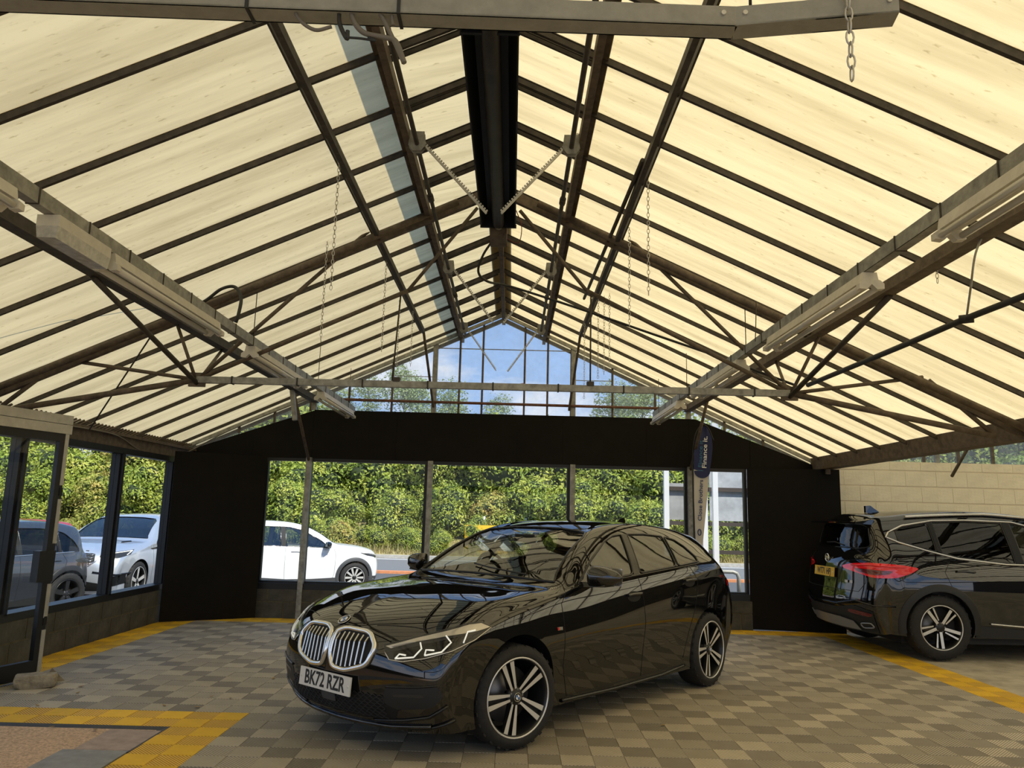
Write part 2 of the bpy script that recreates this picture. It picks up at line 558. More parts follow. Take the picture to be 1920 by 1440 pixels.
for xr in BAYS:
    for s in (-1, 1):
        for k in range(NB+1):
            y = Y0+DY*k
            link('glazing_bar', gb[s][0], ceiling, loc=(xr, y, ZR))
            link('vent_frame_bar', gb[s][1], ceiling, loc=(xr, y+.075, ZR-.012))
            if k < NB:
                link('roof_panel', (sheets if xr == XR else side_bay)[s][0], ceiling, loc=(xr, y, ZR))
                link('vent_panel', (sheets if xr == XR else side_bay)[s][1], ceiling, loc=(xr, y, ZR))
        YE = Y0+DY*NB
        # purlin under the lower edge of the opening lights
        b = MB(); x = xr+s*.61
        b.bar((x, -2.6, ZR-SL*.61-.075), (x, YE, ZR-SL*.61-.075), .045, .075)
        b.bar((x+s*.03, -2.6, ZR-SL*.61-.03), (x+s*.03, YE, ZR-SL*.61-.03), .09, .012, (s*SL, 0, 1))
        b.build('vent_purlin', M['brown_steel'], ceiling)
        b = MB(); x2 = xr+s*.655; zz = ZR-SL*.655
        b.box(x2-.006, x2+.006, -2.6, YE, zz+.008, zz+(.185 if s < 0 else .065))
        b.build('vent_flap', M['brown_steel'], ceiling)
        b = MB(); x = xr+s*1.04
        b.bar((x, -2.6, ZR-SL*1.04-.09), (x, 9.95, ZR-SL*1.04-.09), .035, .055)
        b.bar((x+s*.05, -2.6, ZR-SL*1.04-.06), (x+s*.05, 9.95, ZR-SL*1.04-.06), .012, .05)
        b.build('purlin', M['dark_steel'], ceiling)
        b = MB()
        b.bar((x, 9.95, ZR-SL*1.04-.09), (x+s*-.06, YB-.05, 2.98), .03, .05, (0, 1, 0))
        b.build('gable_strut', M['brown_steel'], ceiling)
        b = MB(); x = xr+s*2.71
        b.bar((x, -2.6, roof_z(x, xr)-.115), (x, YB, roof_z(x, xr)-.115), .06, .10)
        b.bar((x-s*.045, -2.6, roof_z(x, xr)-.16), (x-s*.045, YB, roof_z(x, xr)-.16), .05, .012)
        b.build('box_purlin', M['brown_steel' if s > 0 else 'dark_steel'], ceiling)
        # knee brace at the back wall post
        b = MB(); b.tube([(x, YB-.1, 2.16), (x-s*.0, 9.95, roof_z(x, xr)-.16)], .022)
        b.build('knee_brace', M['brown_steel'], ceiling)
    b = MB()
    b.bar((xr, -2.6, ZR-.05), (xr, YE, ZR-.05), .05, .10)
    b.prism([(xr-.12, -2.6, ZR+.02), (xr, -2.6, ZR+.08), (xr+.12, -2.6, ZR+.02), (xr, -2.6, ZR+.06)], (0, YE+2.6, 0))
    b.build('ridge_beam', M['brown_steel'], ceiling)
# eaves: beam over the left window wall, valley gutter between the bays
b = MB()
b.box(-4.78, -4.56, -2.6, 11.3, 2.12, 2.26)
b.box(-4.60, -4.52, -2.6, 11.3, 2.25, 2.285)
for k in range(NB*8):                              # wavy lower edge of the sheeting
    y = Y0+DY*k/8
    b.tube([(-4.70, y, 2.290), (-4.58, y, 2.290+.12*SL)], .012, 5)
trim = b.build('trim_1', M['brown_steel'])
tag(trim, kind='structure')
b = MB(); x = XR+HW
b.prism([(x-.12, -2.6, 2.37), (x-.09, -2.6, 2.20), (x+.09, -2.6, 2.20), (x+.12, -2.6, 2.37), (x+.10, -2.6, 2.37), (x+.08, -2.6, 2.225), (x-.08, -2.6, 2.225), (x-.10, -2.6, 2.37)], (0, 13.65, 0))
for k in range(NB+1):
    b.box(x-.135, x+.135, Y0+DY*k-.014, Y0+DY*k+.014, 2.352, 2.372)
b.box(x-.03, x+.03, YB-.35, YB-.31, 2.13, 2.2)
trim = b.build('trim_2', M['brown_steel'])
tag(trim, kind='structure')

# ---- back wall
wall_back = empty('wall_back', (0, YB, 0), kind='structure')
def blocks(parent, axis, fixed, u0, u1, z0, z1, depth, m_block, m_mortar, bw=.44, bh=.215, sgn=1, world=True, vj=.01):
    """block wall: a mortar core and single blocks standing proud of it; fixed = plane of the visible face"""
    core = MB(); back = fixed+sgn*depth; face = fixed+sgn*.006
    a, c = min(face, back), max(face, back)
    if axis == 'x': core.box(u0, u1, a, c, z0, z1)
    else: core.box(a, c, u0, u1, z0, z1)
    core.build('mortar', m_mortar, parent, world)
    rows = int(math.ceil((z1-z0)/(bh+.01)-.05)); cache = {}
    for r_ in range(rows):
        za = z0+r_*(bh+.01); zb = min(za+bh, z1)
        if zb-za < .03: continue
        u = u0-(.225 if r_ % 2 else 0)
        while u < u1-.02:
            ua, ub = max(u, u0), min(u+bw, u1)
            if ub-ua > .04:
                key = (round(ub-ua, 3), round(zb-za, 3))
                if key not in cache:
                    bb = MB(); L, Hh, t = ub-ua, zb-za, .006
                    e_ = .005; ex = min(.005, vj*.5)
                    # bevelled face towards the room
                    if axis == 'x':
                        q = [(0, sgn*.05, 0), (L, sgn*.05, 0), (L, sgn*.05, Hh), (0, sgn*.05, Hh), (ex, 0, e_), (L-ex, 0, e_), (L-ex, 0, Hh-e_), (ex, 0, Hh-e_)]
                    else:
                        q = [(sgn*.05, 0, 0), (sgn*.05, L, 0), (sgn*.05, L, Hh), (sgn*.05, 0, Hh), (0, ex, e_), (0, L-ex, e_), (0, L-ex, Hh-e_), (0, ex, Hh-e_)]
                    bb.add(q, [(4, 5, 6, 7), (0, 1, 5, 4), (1, 2, 6, 5), (2, 3, 7, 6), (3, 0, 4, 7)])
                    cache[key] = fix_normals(bb.mesh('block', m_block))
                jit = random.uniform(-.002, .002)
                p = Vector((ua, fixed+jit, za)) if axis == 'x' else Vector((fixed+jit, ua, za))
                pl = Vector(parent.location)
                link('block', cache[key], parent, loc=p-pl)
            u += bw+vj
blocks(wall_back, 'x', YB-.10, -3.55, 3.36, -.016, .37, .22, M['dark_block'], M['dark_mortar'])
# black fascia boards
def fascia(pts, name='fascia_panel', y=YB-.04, t=.03):
    MB().prism([(px, y, pz) for px, pz in pts], (0, t, 0)).build(name, M['black_panel'], wall_back, True)
jx = [at_y(x_, 820, YB).x for x_ in (588, 744, 1055, 1211)]
FT, FB = 2.89, 2.19
g = .001
MB().prism([(-4.7, YB-.008, 2.2), (4.34, YB-.008, 2.2), (3.4, YB-.008, 2.55), (2.6, YB-.008, FT-.02), (-2.9, YB-.008, FT-.02)], (0, .01, 0)).build('fascia_backing', M['black_frame'], wall_back, True)
fascia([(-4.76, 2.19), (-3.40, 2.19), (-3.40, 2.70), (-4.76, 2.22)])
fascia([(-3.40+g, FB), (jx[0]-g, FB), (jx[0]-g, FT-.01), (-3.40+g, 2.70)])
for a, c in zip(jx[:-1], jx[1:]): fascia([(a+g, FB), (c-g, FB), (c-g, FT), (a+g, FT)])
fascia([(jx[3]+g, FB), (2.52-g, FB), (2.52-g, FT), (jx[3]+g, FT)])
fascia([(2.52+g, FB), (3.40, FB), (3.40, 2.60), (2.62, FT), (2.52+g, FT)], y=YB-.035)
fascia([(3.40+g, FB), (4.37, FB), (4.37, 2.24), (3.40+g, 2.60)])
# big black boards at either end of the window row
def upright(p, q, z1, name='black_board'):
    p, q = Vector((*p, 0)), Vector((*q, 0)); d = (q-p).normalized(); n = Vector((-d.y, d.x, 0))*.03
    MB().prism([p, q, q+n, p+n], (0, 0, z1)).build(name, M['black_panel'], wall_back, True)
upright((-4.47, 10.22), (-3.44, 10.83), 2.19)
upright((3.33, 10.96), (4.55, 10.74), 2.20)
# sill beam, head beam, posts
MB().box(-3.5, 3.36, YB-.09, YB+.06, .37, .455).build('window_sill', M['black_frame'], wall_back, True)
for a, c in ((-2.89, 'galvanised'), (-1.16, 'galvanised'), (.86, 'galvanised'), (2.53, 'galvanised')):
    b = MB(); b.box(a-.035, a+.035, YB-.115, YB-.035, -.016, 2.20 if abs(a) > 2 else 2.19)
    b.build('post', M[c], wall_back, True)
    b = MB(); b.box(a-.035, a+.035, YB-.03, YB+.03, FT, roof_z(a)-.03); b.build('gable_post', M['galvanised'], wall_back, True)
# gable: glazing bars, rails, panes
gx = [-3.95, -3.45, -2.94, -2.39, -1.77, -1.177, -.80, -.465, .148, .485, .83, 1.43, 2.05, 2.52, 3.05, 3.6]
for a in gx:
    zb = FT-.02 if -2.95 < a < 2.6 else (2.72-(-3.4-a)*.35 if a < 0 else 2.60-(a-3.4)*.37)
    if a == -3.45: zb = 2.68
    if a == 3.05: zb = 2.72
    b = MB(); b.box(a-.014, a+.014, YB-.02, YB+.02, zb, roof_z(a)-.01); b.build('glazing_bar', M['brown_steel'], wall_back, True)
b = MB(); b.tube([(-2.95, YB-.05, 3.05), (2.55, YB-.05, 3.03)], .02, 8); b.build('gable_rail', M['rust_pipe'], wall_back, True)
b = MB(); b.bar((-1.17, YB-.01, 3.85), (.83, YB-.01, 3.85), .01, .012); b.build('glass_joint', M['galvanised'], wall_back, True)
b = MB(); b.bar((-1.77, YB-.01, 3.42), (-1.17, YB-.01, 3.42), .01, .01); b.bar((.83, YB-.01, 3.42), (1.43, YB-.01, 3.42), .01, .01); b.build('glass_joint', M['galvanised'], wall_back, True)
ed = [-4.70]+gx+[4.34]
for a, c in zip(ed[:-1], ed[1:]):
    if c <= -3.39: z0a, z0c = 2.2+.355*(a+4.76), 2.2+.355*(c+4.76)
    elif a >= 3.0: z0a, z0c = 2.60-(a-3.4)*.37, 2.60-(c-3.4)*.37
    elif a < -2.95: z0a, z0c = 2.68, FT-.02
    elif c > 2.6: z0a, z0c = FT-.02, 2.72
    else: z0a = z0c = FT-.02
    pts = [(a, YB, z0a), (c, YB, z0c), (c, YB, roof_z(c))]
    if a < XR < c: pts.append((XR, YB, ZR))
    pts.append((a, YB, roof_z(a)))
    MB().prism(pts, (0, .004, 0)).build('gable_pane', M['dirty_glass'], wall_back, True)
for s in (-1, 1):
    b = MB()
    b.bar((XR, YB-.03, ZR-.03), (XR+s*HW, YB-.03, ZR-.03-SL*HW), .03, .05)
    b.build('gable_rafter', M['galvanised'], wall_back, True)
    b = MB()
    b.bar((XR, YB+.05, ZR-.09), (XR+s*HW, YB+.05, ZR-.09-SL*HW), .03, .05)
    b.build('gable_rafter', M['brown_steel'], wall_back, True)
# window units
def window(n, a, c, y=YB):
    w = empty('window_%d' % n, (0, y, 0), kind='structure')
    z0, z1, t = .455, FB, .045
    for q in ((a, a+t, z0, z1), (c-t, c, z0, z1), (a+t, c-t, z0, z0+t*.6), (a+t, c-t, z1-t, z1)):
        MB().box(q[0], q[1], y-.035, y+.035, q[2], q[3]).build('window_frame', M['black_frame'], w, True)
    MB().box(a+t, c-t, y-.003, y+.003, z0+t*.6, z1-t).build('pane', M['window_glass'], w, True)
    return w
for i, (a, c) in enumerate(((-3.52, -2.90), (-2.90, -1.20), (-1.20, .83), (.83, 2.50), (2.56, 3.34))): window(i+1, a, c)

# ---- left wall
wall_left = empty('wall_left', (-4.5, 8, 0), kind='structure')
blocks(wall_left, 'y', -4.50, 5.0, 10.35, -.016, .40, .18, M['dark_block'], M['dark_mortar'], sgn=-1)
MB().box(-4.66, -4.50, 5.0, 10.4, .40, .47).build('window_sill', M['black_frame'], wall_left, True)
MB().box(-4.72, -4.70, 5.0, 10.4, .452, .458).build('sill_edge', M['aluminium'], wall_left, True)
MB().box(-4.64, -4.52, -2.6, 11.0, 2.05, 2.12).build('window_head', M['black_frame'], wall_left, True)
for y in (5.3, 7.14, 8.96, 10.36):
    b = MB(); b.box(-4.63, -4.53, y-.05, y+.05, .455 if y > 5.4 else -.016, 2.06)
    b.box(-4.53, -4.50, y-.02, y+.02, .455 if y > 5.4 else -.016, 2.06)
    b.build('mullion', M['black_frame'], wall_left, True)
for i, (a, c) in enumerate(((5.35, 7.09), (7.19, 8.91), (9.01, 10.31))):
    w = empty('window_%d' % (6+i), (-4.58, (a+c)/2, .47), kind='structure')
    MB().box(-4.583, -4.577, a, c, .47, 2.05).build('pane', M['window_glass'], w, True)
MB().box(-4.66, -4.50, -2.6, 5.25, .0, .40).build('low_wall', M['dark_block'], wall_left, True)
# wall behind the visitor and at the far side of the second bay
wf = MB(); wf.box(-4.7, 13.6, -3.3, -3.2, 2.2, 2.36); wf.box(4.3, 4.45, -3.3, -3.15, -.016, 2.2); wf.box(-4.7, -4.55, -3.3, -3.15, -.016, 2.2)
o = wf.build('wall_front', M['brown_steel']); tag(o, kind='structure')
wr = MB(); wr.box(13.45, 13.65, -3.1, 11.2, -.016, 2.3)
o = wr.build('wall_right', M['dark_block']); tag(o, kind='structure')
# ---- back wall of the neighbouring bay: cream painted blocks with a glazed strip above
wall_bay = empty('wall_back_right', (8, YB, 0), kind='structure')
blocks(wall_bay, 'x', YB+.06, 4.55, 8.4, -.016, 2.36, .2, M['cream_block'], M['cream_mortar'], vj=.002)
MB().box(8.4, 13.5, YB+.06, YB+.26, -.016, 2.36).build('plain_wall', M['cream_block'], wall_bay, True)
for a in (4.75, 5.35, 5.95, 6.45, 6.95, 7.5, 8.1, 8.7, 9.3, 9.9, 10.5, 11.1, 11.7, 12.3):
    zt = roof_z(a, BAYS[1])-.02
    if zt > 2.4:
        b = MB(); b.box(a-.02, a+.02, YB+.08, YB+.12, 2.36, zt); b.build('glazing_bar', M['brown_steel'], wall_bay, True)
b = MB(); b.box(6.10, 6.16, YB+.05, YB+.12, 2.36, roof_z(6.1, BAYS[1])); b.build('post', M['galvanised'], wall_bay, True)
MB().prism([(4.55, YB+.1, 2.36), (13.4, YB+.1, 2.36), (BAYS[1], YB+.1, ZR)], (0, .004, 0)).build('gable_pane', M['dirty_glass'], wall_bay, True)
# ------------------------------------------------------------------ roof truss
XPL, XPR = XR-2.71, XR+2.71
def truss():
    t = empty('roof_truss', (XR, YT, 2.54), label='steel tube roof truss with long horizontal tie crossing the big showroom', cat='truss')
    NL, NR = at_y(370, 712, YT), at_y(1480, 738, YT)
    def tb(name, p, q, r, m='brown_steel'):
        MB().tube([p, q], r, 8).build(name, M[m], t, True)
    b = MB(); b.bar(NL, NR, .05, .055)
    tie = b.build('tie_beam', M['galvanised'], t, True)
    for k in range(9):
        f = .06+.11*k; c = NL.lerp(NR, f)
        MB().box(c.x-.006, c.x+.006, c.y-.03, c.y+.03, c.z-.033, c.z+.033).build('cable_tie', M['cable'], tie, True)
    for s, N in ((-1, NL), (1, NR)):
        # rafter and the pipe strapped below it
        b = MB(); b.bar((XR, YT, ZR-.09), (XR+s*HW, YT, ZR-.09-SL*HW), .05, .09); b.build('rafter', M['brown_steel'], t, True)
        b = MB(); b.tube([(XR+s*.35, YT-.09, ZR-.09-SL*.35), (XR+s*2.0, YT-.09, ZR-.12-SL*2.0), (XR+s*(HW-.05), YT-.09, ZR-.09-SL*(HW-.05))], .032, 8)
        b.build('conduit', M['brown_steel'], t, True)
        # inner chord along the slope and the steeper stay to the ridge
        K = at_y(765, 545, YT) if s < 0 else at_y(1100, 545, YT)
        T = at_y(895, 390, YT) if s < 0 else at_y(975, 395, YT)
        tb('inner_chord', N, K, .019); tb('stay', K, T, .016)
        tb('web', N, at_y(692, 432, YT) if s < 0 else at_y(1180, 447, YT), .017)
        tb('web', N, at_y(118, 674, YT) if s < 0 else at_y(1730, 707, YT), .016)
        tb('bottom_chord', N, at_y(30, 766, YT) if s < 0 else at_y(1866, 818, YT), .026)
        tb('web', at_y(113, 679, YT) if s < 0 else at_y(1741, 713, YT), at_y(-15, 775, YT) if s < 0 else at_y(1862, 814, YT), .020)
        xp = XPL if s < 0 else XPR
        for yy in ((5.05, 6.40, 7.42) if s < 0 else (5.03, 6.25, 7.30)):
            tb('purlin_brace', N+Vector((0, 0, -.03)), (xp, yy, roof_z(xp)-.17), .021 if yy < 5.5 else .015, 'dark_steel' if yy < 5.5 else 'brown_steel')
        MB().frame(N, (.07, 0, 0), (0, .012, 0), (0, 0, .06)).build('gusset', M['brown_steel'], t, True)
        # thin hanger between chord and tie
        hx = at_y(752, 548, YT) if s < 0 else at_y(1108, 552, YT)
        hz = NL.lerp(NR, (hx.x-NL.x)/(NR.x-NL.x)).z
        tb('hanger', hx, (hx.x-(.04 if s < 0 else 0), YT, hz), .007, 'dark_steel')
        MB().box(hx.x-.03, hx.x+.03, YT-.03, YT+.03, hz+.02, hz+.06).build('hanger_clip', M['dark_steel'], t, True)
    return t
tr = truss()
t2 = copy_tree(tr)
t2.location.x += 2*HW
tag(t2, 'steel tube roof truss over the cream walled side bay', 'truss')

# ------------------------------------------------------------------ lighting trunking and lamps
def channel(b, p, q, w, h, t=.004):
    """inverted U channel, open side up"""
    p, q = Vector(p), Vector(q); d = (q-p).normalized(); s_ = d.cross(Vector((0, 0, 1))).normalized(); u = s_.cross(d)
    c = (p+q)/2; L = (q-p).length/2
    b.frame(c-u*(h/2-t/2), d*L, s_*(w/2), u*(t/2))
    b.frame(c+s_*(w/2-t/2), d*L, s_*(t/2), u*(h/2))
    b.frame(c-s_*(w/2-t/2), d*L, s_*(t/2), u*(h/2))
TRK = {}
for nm, x, z, lab in (('l', -2.25, 2.865, 'galvanised lighting trunking running along the left side under the roof'), ('r', 1.98, 2.895, 'galvanised lighting trunking running along the right side under the roof')):
    t = empty('light_trunking', (x, 4, z), label=lab, cat='trunking')
    b = MB(); channel(b, (x, -2.0, z), (x, 10.7, z), .055, .075); b.build('channel', M['galvanised'], t, True)
    for y in (6.45, 8.7, 10.4):
        xp = XPL if x < 0 else XPR
        b = MB(); b.tube([(x, y, z+.03), (x, y, roof_z(x)-.055)], .004, 5); b.build('hanger_rod', M['dark_steel'], t, True)
    for k in range(26):
        y = -.5+k*.43
        MB().box(x-.032, x+.032, y-.004, y+.004, z-.041, z+.041).build('strap', M['dark_steel'], t, True)
    TRK[nm] = (x, z)
def batten(x, y0, y1, z, label):
    """twin tube fluorescent batten hung below the trunking"""
    t = empty('fluorescent_light', (x, (y0+y1)/2, z), label=label, cat='lamp', group='twin tube battens under the trunking')
    MB().prism([(x-.05, y0, z-.055), (x-.04, y0, z), (x+.04, y0, z), (x+.05, y0, z-.055)], (0, y1-y0, 0)).build('body', M['white_enamel'], t, True)
    for s in (-1, 1):
        MB().tube([(x+s*.048, y0+.03, z-.085), (x+s*.048, y1-.03, z-.085)], .017, 10).build('tube', M['lamp_tube'], t, True)
    for y in (y0, y1):
        b = MB()
        b.prism([(x-.07, y-.02, z-.10), (x-.07, y-.02, z-.07), (x-.045, y-.02, z-.05), (x+.045, y-.02, z-.05), (x+.07, y-.02, z-.07), (x+.07, y-.02, z-.10), (x+.03, y-.02, z-.105), (x, y-.02, z-.075), (x-.03, y-.02, z-.105)], (0, .04, 0))
        b.build('lamp_holder', M['white_enamel'], t, True)
    return t
x, z = TRK['l']; z -= .04
batten(x, 1.60, 3.20, z, 'twin tube light on the left trunking cut by the picture edge')
batten(x, 4.05, 5.60, z, 'twin tube light on the left trunking just past the clear bulkhead lamp')
batten(x, 6.40, 8.00, z, 'twin tube light on the left trunking above the truss tie')
batten(x, 8.85, 10.55, z, 'twin tube light at the far end of the left trunking')
x, z = TRK['r']; z -= .04
batten(x, 1.75, 3.37, z, 'twin tube light on the right trunking cut by the picture edge')
batten(x, 4.15, 5.78, z, 'twin tube light on the right trunking before the truss')
batten(x, 6.60, 8.20, z, 'twin tube light on the right trunking above the truss node')
batten(x, 9.05, 10.65, z, 'twin tube light at the far end of the right trunking')
x, z = TRK['l']; z -= .04
t = empty('bulkhead_light', (x, 3.75, z), label='boxy emergency bulkhead lamp with clear ribbed cover on the left trunking', cat='lamp')
MB().box(x-.055, x+.055, 3.50, 3.98, z-.055, z).build('housing', M['white_enamel'], t, True)
MB().prism([(x-.055, 3.50, z-.055), (x+.055, 3.50, z-.055), (x+.045, 3.50, z-.115), (x-.045, 3.50, z-.115)], (0, .48, 0)).build('cover', M['clear_diffuser'], t, True)

# ------------------------------------------------------------------ channel near the visitor, hung on a chain
ZF = 2.62
PF = [at_z(px_, py_, ZF) for px_, py_ in ((-330, 12), (1370, 75), (1668, 51))]
t = empty('cable_channel', PF[1], label='bent galvanised channel crossing the top of the picture near the viewer', cat='channel')
b = MB()
off = Vector((0, -.03, .0245))
channel(b, PF[0]+off, PF[1]+off, .055, .05)
b.build('channel_length', M['galvanised_light'], t, True)
b = MB(); channel(b, PF[1]+off, PF[2]+off, .055, .05); b.build('channel_length', M['galvanised_light'], t, True)
for px_ in (38, 497, 760):
    c = at_z(px_, 48, ZF+.04); d = PF[0].lerp(PF[1], (c.x-PF[0].x)/(PF[1].x-PF[0].x))+off
    MB().box(d.x-.004, d.x+.004, d.y-.031, d.y+.031, d.z-.028, d.z+.028).build('cable_tie', M['cable'], t, True)
for (p, q, fs) in ((PF[0], PF[1], (.985,)), (PF[1], PF[2], (.05, .93))):
    for f in fs:
        c = p.lerp(q, f)+off+Vector((0, -.029, .006))
        MB().tube([c+Vector((0, -.003, 0)), c+Vector((0, .004, 0))], .006, 8).build('bolt', M['zinc'], t, True)
for fx in (-.9, .55):
    c = PF[0].lerp(PF[1], (fx-PF[0].x)/(PF[1].x-PF[0].x))+off
    MB().tube([c+Vector((0, 0, -.02)), (c.x, c.y, roof_z(c.x)-.03)], .004, 5).build('hanger_wire', M['dark_steel'], t, True)
# loops of old cable wound around it
def pxline(pts, zs):
    return [at_z(a, c, z_) for (a, c), z_ in zip(pts, zs)]
def smooth_path(pts, n=8):
    pts = [Vector(p) for p in pts]; out = []
    P_ = [pts[0]*2-pts[1]]+pts+[pts[-1]*2-pts[-2]]
    for i in range(1, len(P_)-2):
        for k in range(n):
            t_ = k/n
            a, b_, c, d = P_[i-1], P_[i], P_[i+1], P_[i+2]
            out.append(.5*((2*b_)+(c-a)*t_+(2*a-5*b_+4*c-d)*t_*t_+(3*b_-a-3*c+d)*t_**3))
    out.append(pts[-1])
    return out
yf = PF[1].y-.064
def atf(a, c): return at_y(a, c, yf)
t = empty('cable_loops', atf(640, 50), label='coils of grey cable wound round the near channel', cat='cable')
MB().tube(smooth_path([atf(548, 2), atf(560, 35), atf(590, 56), atf(622, 50)]), .0045, 6).build('cable', M['cable_grey'], t, True)
MB().tube(smooth_path([atf(640, 0), atf(636, 40), atf(650, 72), atf(652, 58)]), .0055, 6).build('cable', M['cable'], t, True)
MB().tube(smooth_path([atf(664, 0), atf(660, 30), atf(680, 60), atf(720, 70), atf(742, 78), atf(758, 118)]), .0065, 6).build('cable', M['cable_grey'], t, True)
MB().tube(smooth_path([atf(690, 0), atf(715, 30), atf(738, 75), atf(756, 115)]), .0055, 6).build('cable', M['cable_grey'], t, True)
MB().tube(smooth_path([atf(648, 70), atf(675, 72), atf(705, 76), atf(690, 70)]), .003, 6).build('cable', M['cable'], t, True)
MB().tube(smooth_path([atf(737, 0), atf(735, 30), atf(737, 48)]), .0045, 6).build('cable', M['cable_grey'], t, True)

# ------------------------------------------------------------------ chains
def chain_mesh(L, pitch=.03, r=.0028, w=.011):
    b = MB(); n = max(1, int(L/pitch)); 
    for i in range(n):
        z0 = -i*pitch; a = (0 if i % 2 else math.pi/2)
        ring = []
        for k in range(10):
            ph = 2*math.pi*k/10
            x_ = w*math.cos(ph); zz = (pitch*.62)*math.sin(ph)
            ring.append(Vector((x_*math.cos(a), x_*math.sin(a), z0-pitch/2+zz)))
        b.tube(ring, r, 5, closed=True)
    return b.mesh('links', M['zinc'])
def chain(top, zlow, label, pitch=.03, r=.0022, w=.009):
    o = link('hanging_chain', chain_mesh(top.z-zlow, pitch, r, w), loc=top)
    tag(o, label, 'chain', 'chains hanging from the roof')
    return o
def drop(px_, py_, Y, py2):       # chain hanging from pixel height py_ to py2 at depth Y
    a, c = at_y(px_, py_, Y), at_y(px_, py2, Y)
    return a, c.z
yc = PF[1].lerp(PF[2], .74).y-.068
a = at_y(1590, 0, yc)
chain(Vector((a.x, yc, a.z+.25)), at_y(1590, 156, yc).z, 'short steel chain slung over the near bent channel', .030, .0024, .0085)
for (u, v, Y, v2, lab) in ((637, 292, 4.98, 545, 'long thin chain hanging left of the ridge, nearest of the left ones'),
                           (614, 452, 6.3, 640, 'chain with trailing hooks hanging beside the left rafter'),
                           (725, 482, 7.1, 665, 'thin chain hanging halfway along the left roof slope'),
                           (750, 560, 8.3, 690, 'faint chain hanging left of the far tie hanger'),
                           (775, 570, 8.8, 690, 'faint chain hanging right of the far left tie hanger'),
                           (1215, 332, 5.15, 555, 'thin chain hanging right of the ridge, nearest of the right ones'),
                           (1180, 412, 6.2, 615, 'longer thin chain hanging at the truss right of the ridge'),
                           (1122, 560, 8.2, 712, 'leftmost chain of the four before the right gable glass'),
                           (1133, 555, 8.1, 705, 'second chain from the left before the right gable glass'),
                           (1143, 550, 8.0, 690, 'third chain from the left before the right gable glass'),
                           (1096, 640, 9.2, 752, 'chain hanging nearest the right gable strut'),
                           (1755, 487, 4.6, 533, 'very short chain end under the right hand purlin')):
    p, zl = drop(u, v, Y, v2)
    if lab.startswith('very'): p, zl = at_y(u, v, Y), at_y(u, v2, Y).z
    top = Vector((p.x, p.y, max(p.z, min(roof_z(p.x)-.06, p.z+.25))))
    chain(top, zl, lab)

# ------------------------------------------------------------------ radiant heater under the ridge
hx, hz0 = -.175, 4.0
t = empty('radiant_heater', (hx, 4, hz0), label='long black radiant tube heater hung under the ridge', cat='heater')
b = MB()
prof = [(hx-.155, hz0-.03), (hx-.10, hz0+.10), (hx+.10, hz0+.10), (hx+.155, hz0-.03), (hx+.145, hz0-.03), (hx+.095, hz0+.09), (hx-.095, hz0+.09), (hx-.145, hz0-.03)]
b.prism([(p[0], 1.2, p[1]) for p in prof], (0, 5.30, 0))
b.build('reflector', M['black_metal'], t, True)
MB().tube([(hx, 1.25, hz0+.0), (hx, 6.46, hz0+.0)], .052, 16).build('burner_tube', M['heater_tube'], t, True)
for y in (3.70, 6.48):
    MB().bar((hx-.16, y, hz0-.02), (hx+.16, y, hz0-.02), .02, .03).build('end_bracket', M['black_metal'], t, True)
MB().box(hx-.145, hx+.145, 6.48, 6.50, hz0-.03, hz0+.09).build('end_plate', M['black_metal'], t, True)
bx = MB().box(hx-.075, hx+.075, 6.55, 6.80, hz0-.10, hz0+.06).build('burner_box', M['brown_steel'], t, True)
MB().tube([(hx, 6.5, hz0), (hx, 6.56, hz0)], .035, 10).build('collar', M['galvanised'], t, True)
for y in (2.0, 4.2, 6.3):
    for s in (-1, 1):
        MB().tube([(hx+s*.12, y, hz0+.08), (hx+s*.05, y, ZR-.06)], .004, 5).build('hanger_wire', M['dark_steel'], t, True)
pp = [(hx-.06, 6.75, hz0-.06), at_y(905, 480, 6.8), at_y(897, 510, 6.9), at_y(915, 528, 7.0), at_y(960, 538, 7.2), at_y(1090, 580, 7.2), at_y(1220, 625, 7.2), at_y(1350, 670, 7.0), at_y(1490, 722, 6.75)]
MB().tube(smooth_path(pp), .012, 6).build('gas_hose', M['cable'], t, True)
MB().tube(smooth_path([at_y(968, 395, 6.4), at_y(978, 425, 6.5), at_y(972, 455, 6.6), (hx+.07, 6.7, hz0-.05)]), .004, 5).build('wire', M['cable_red'], t, True)

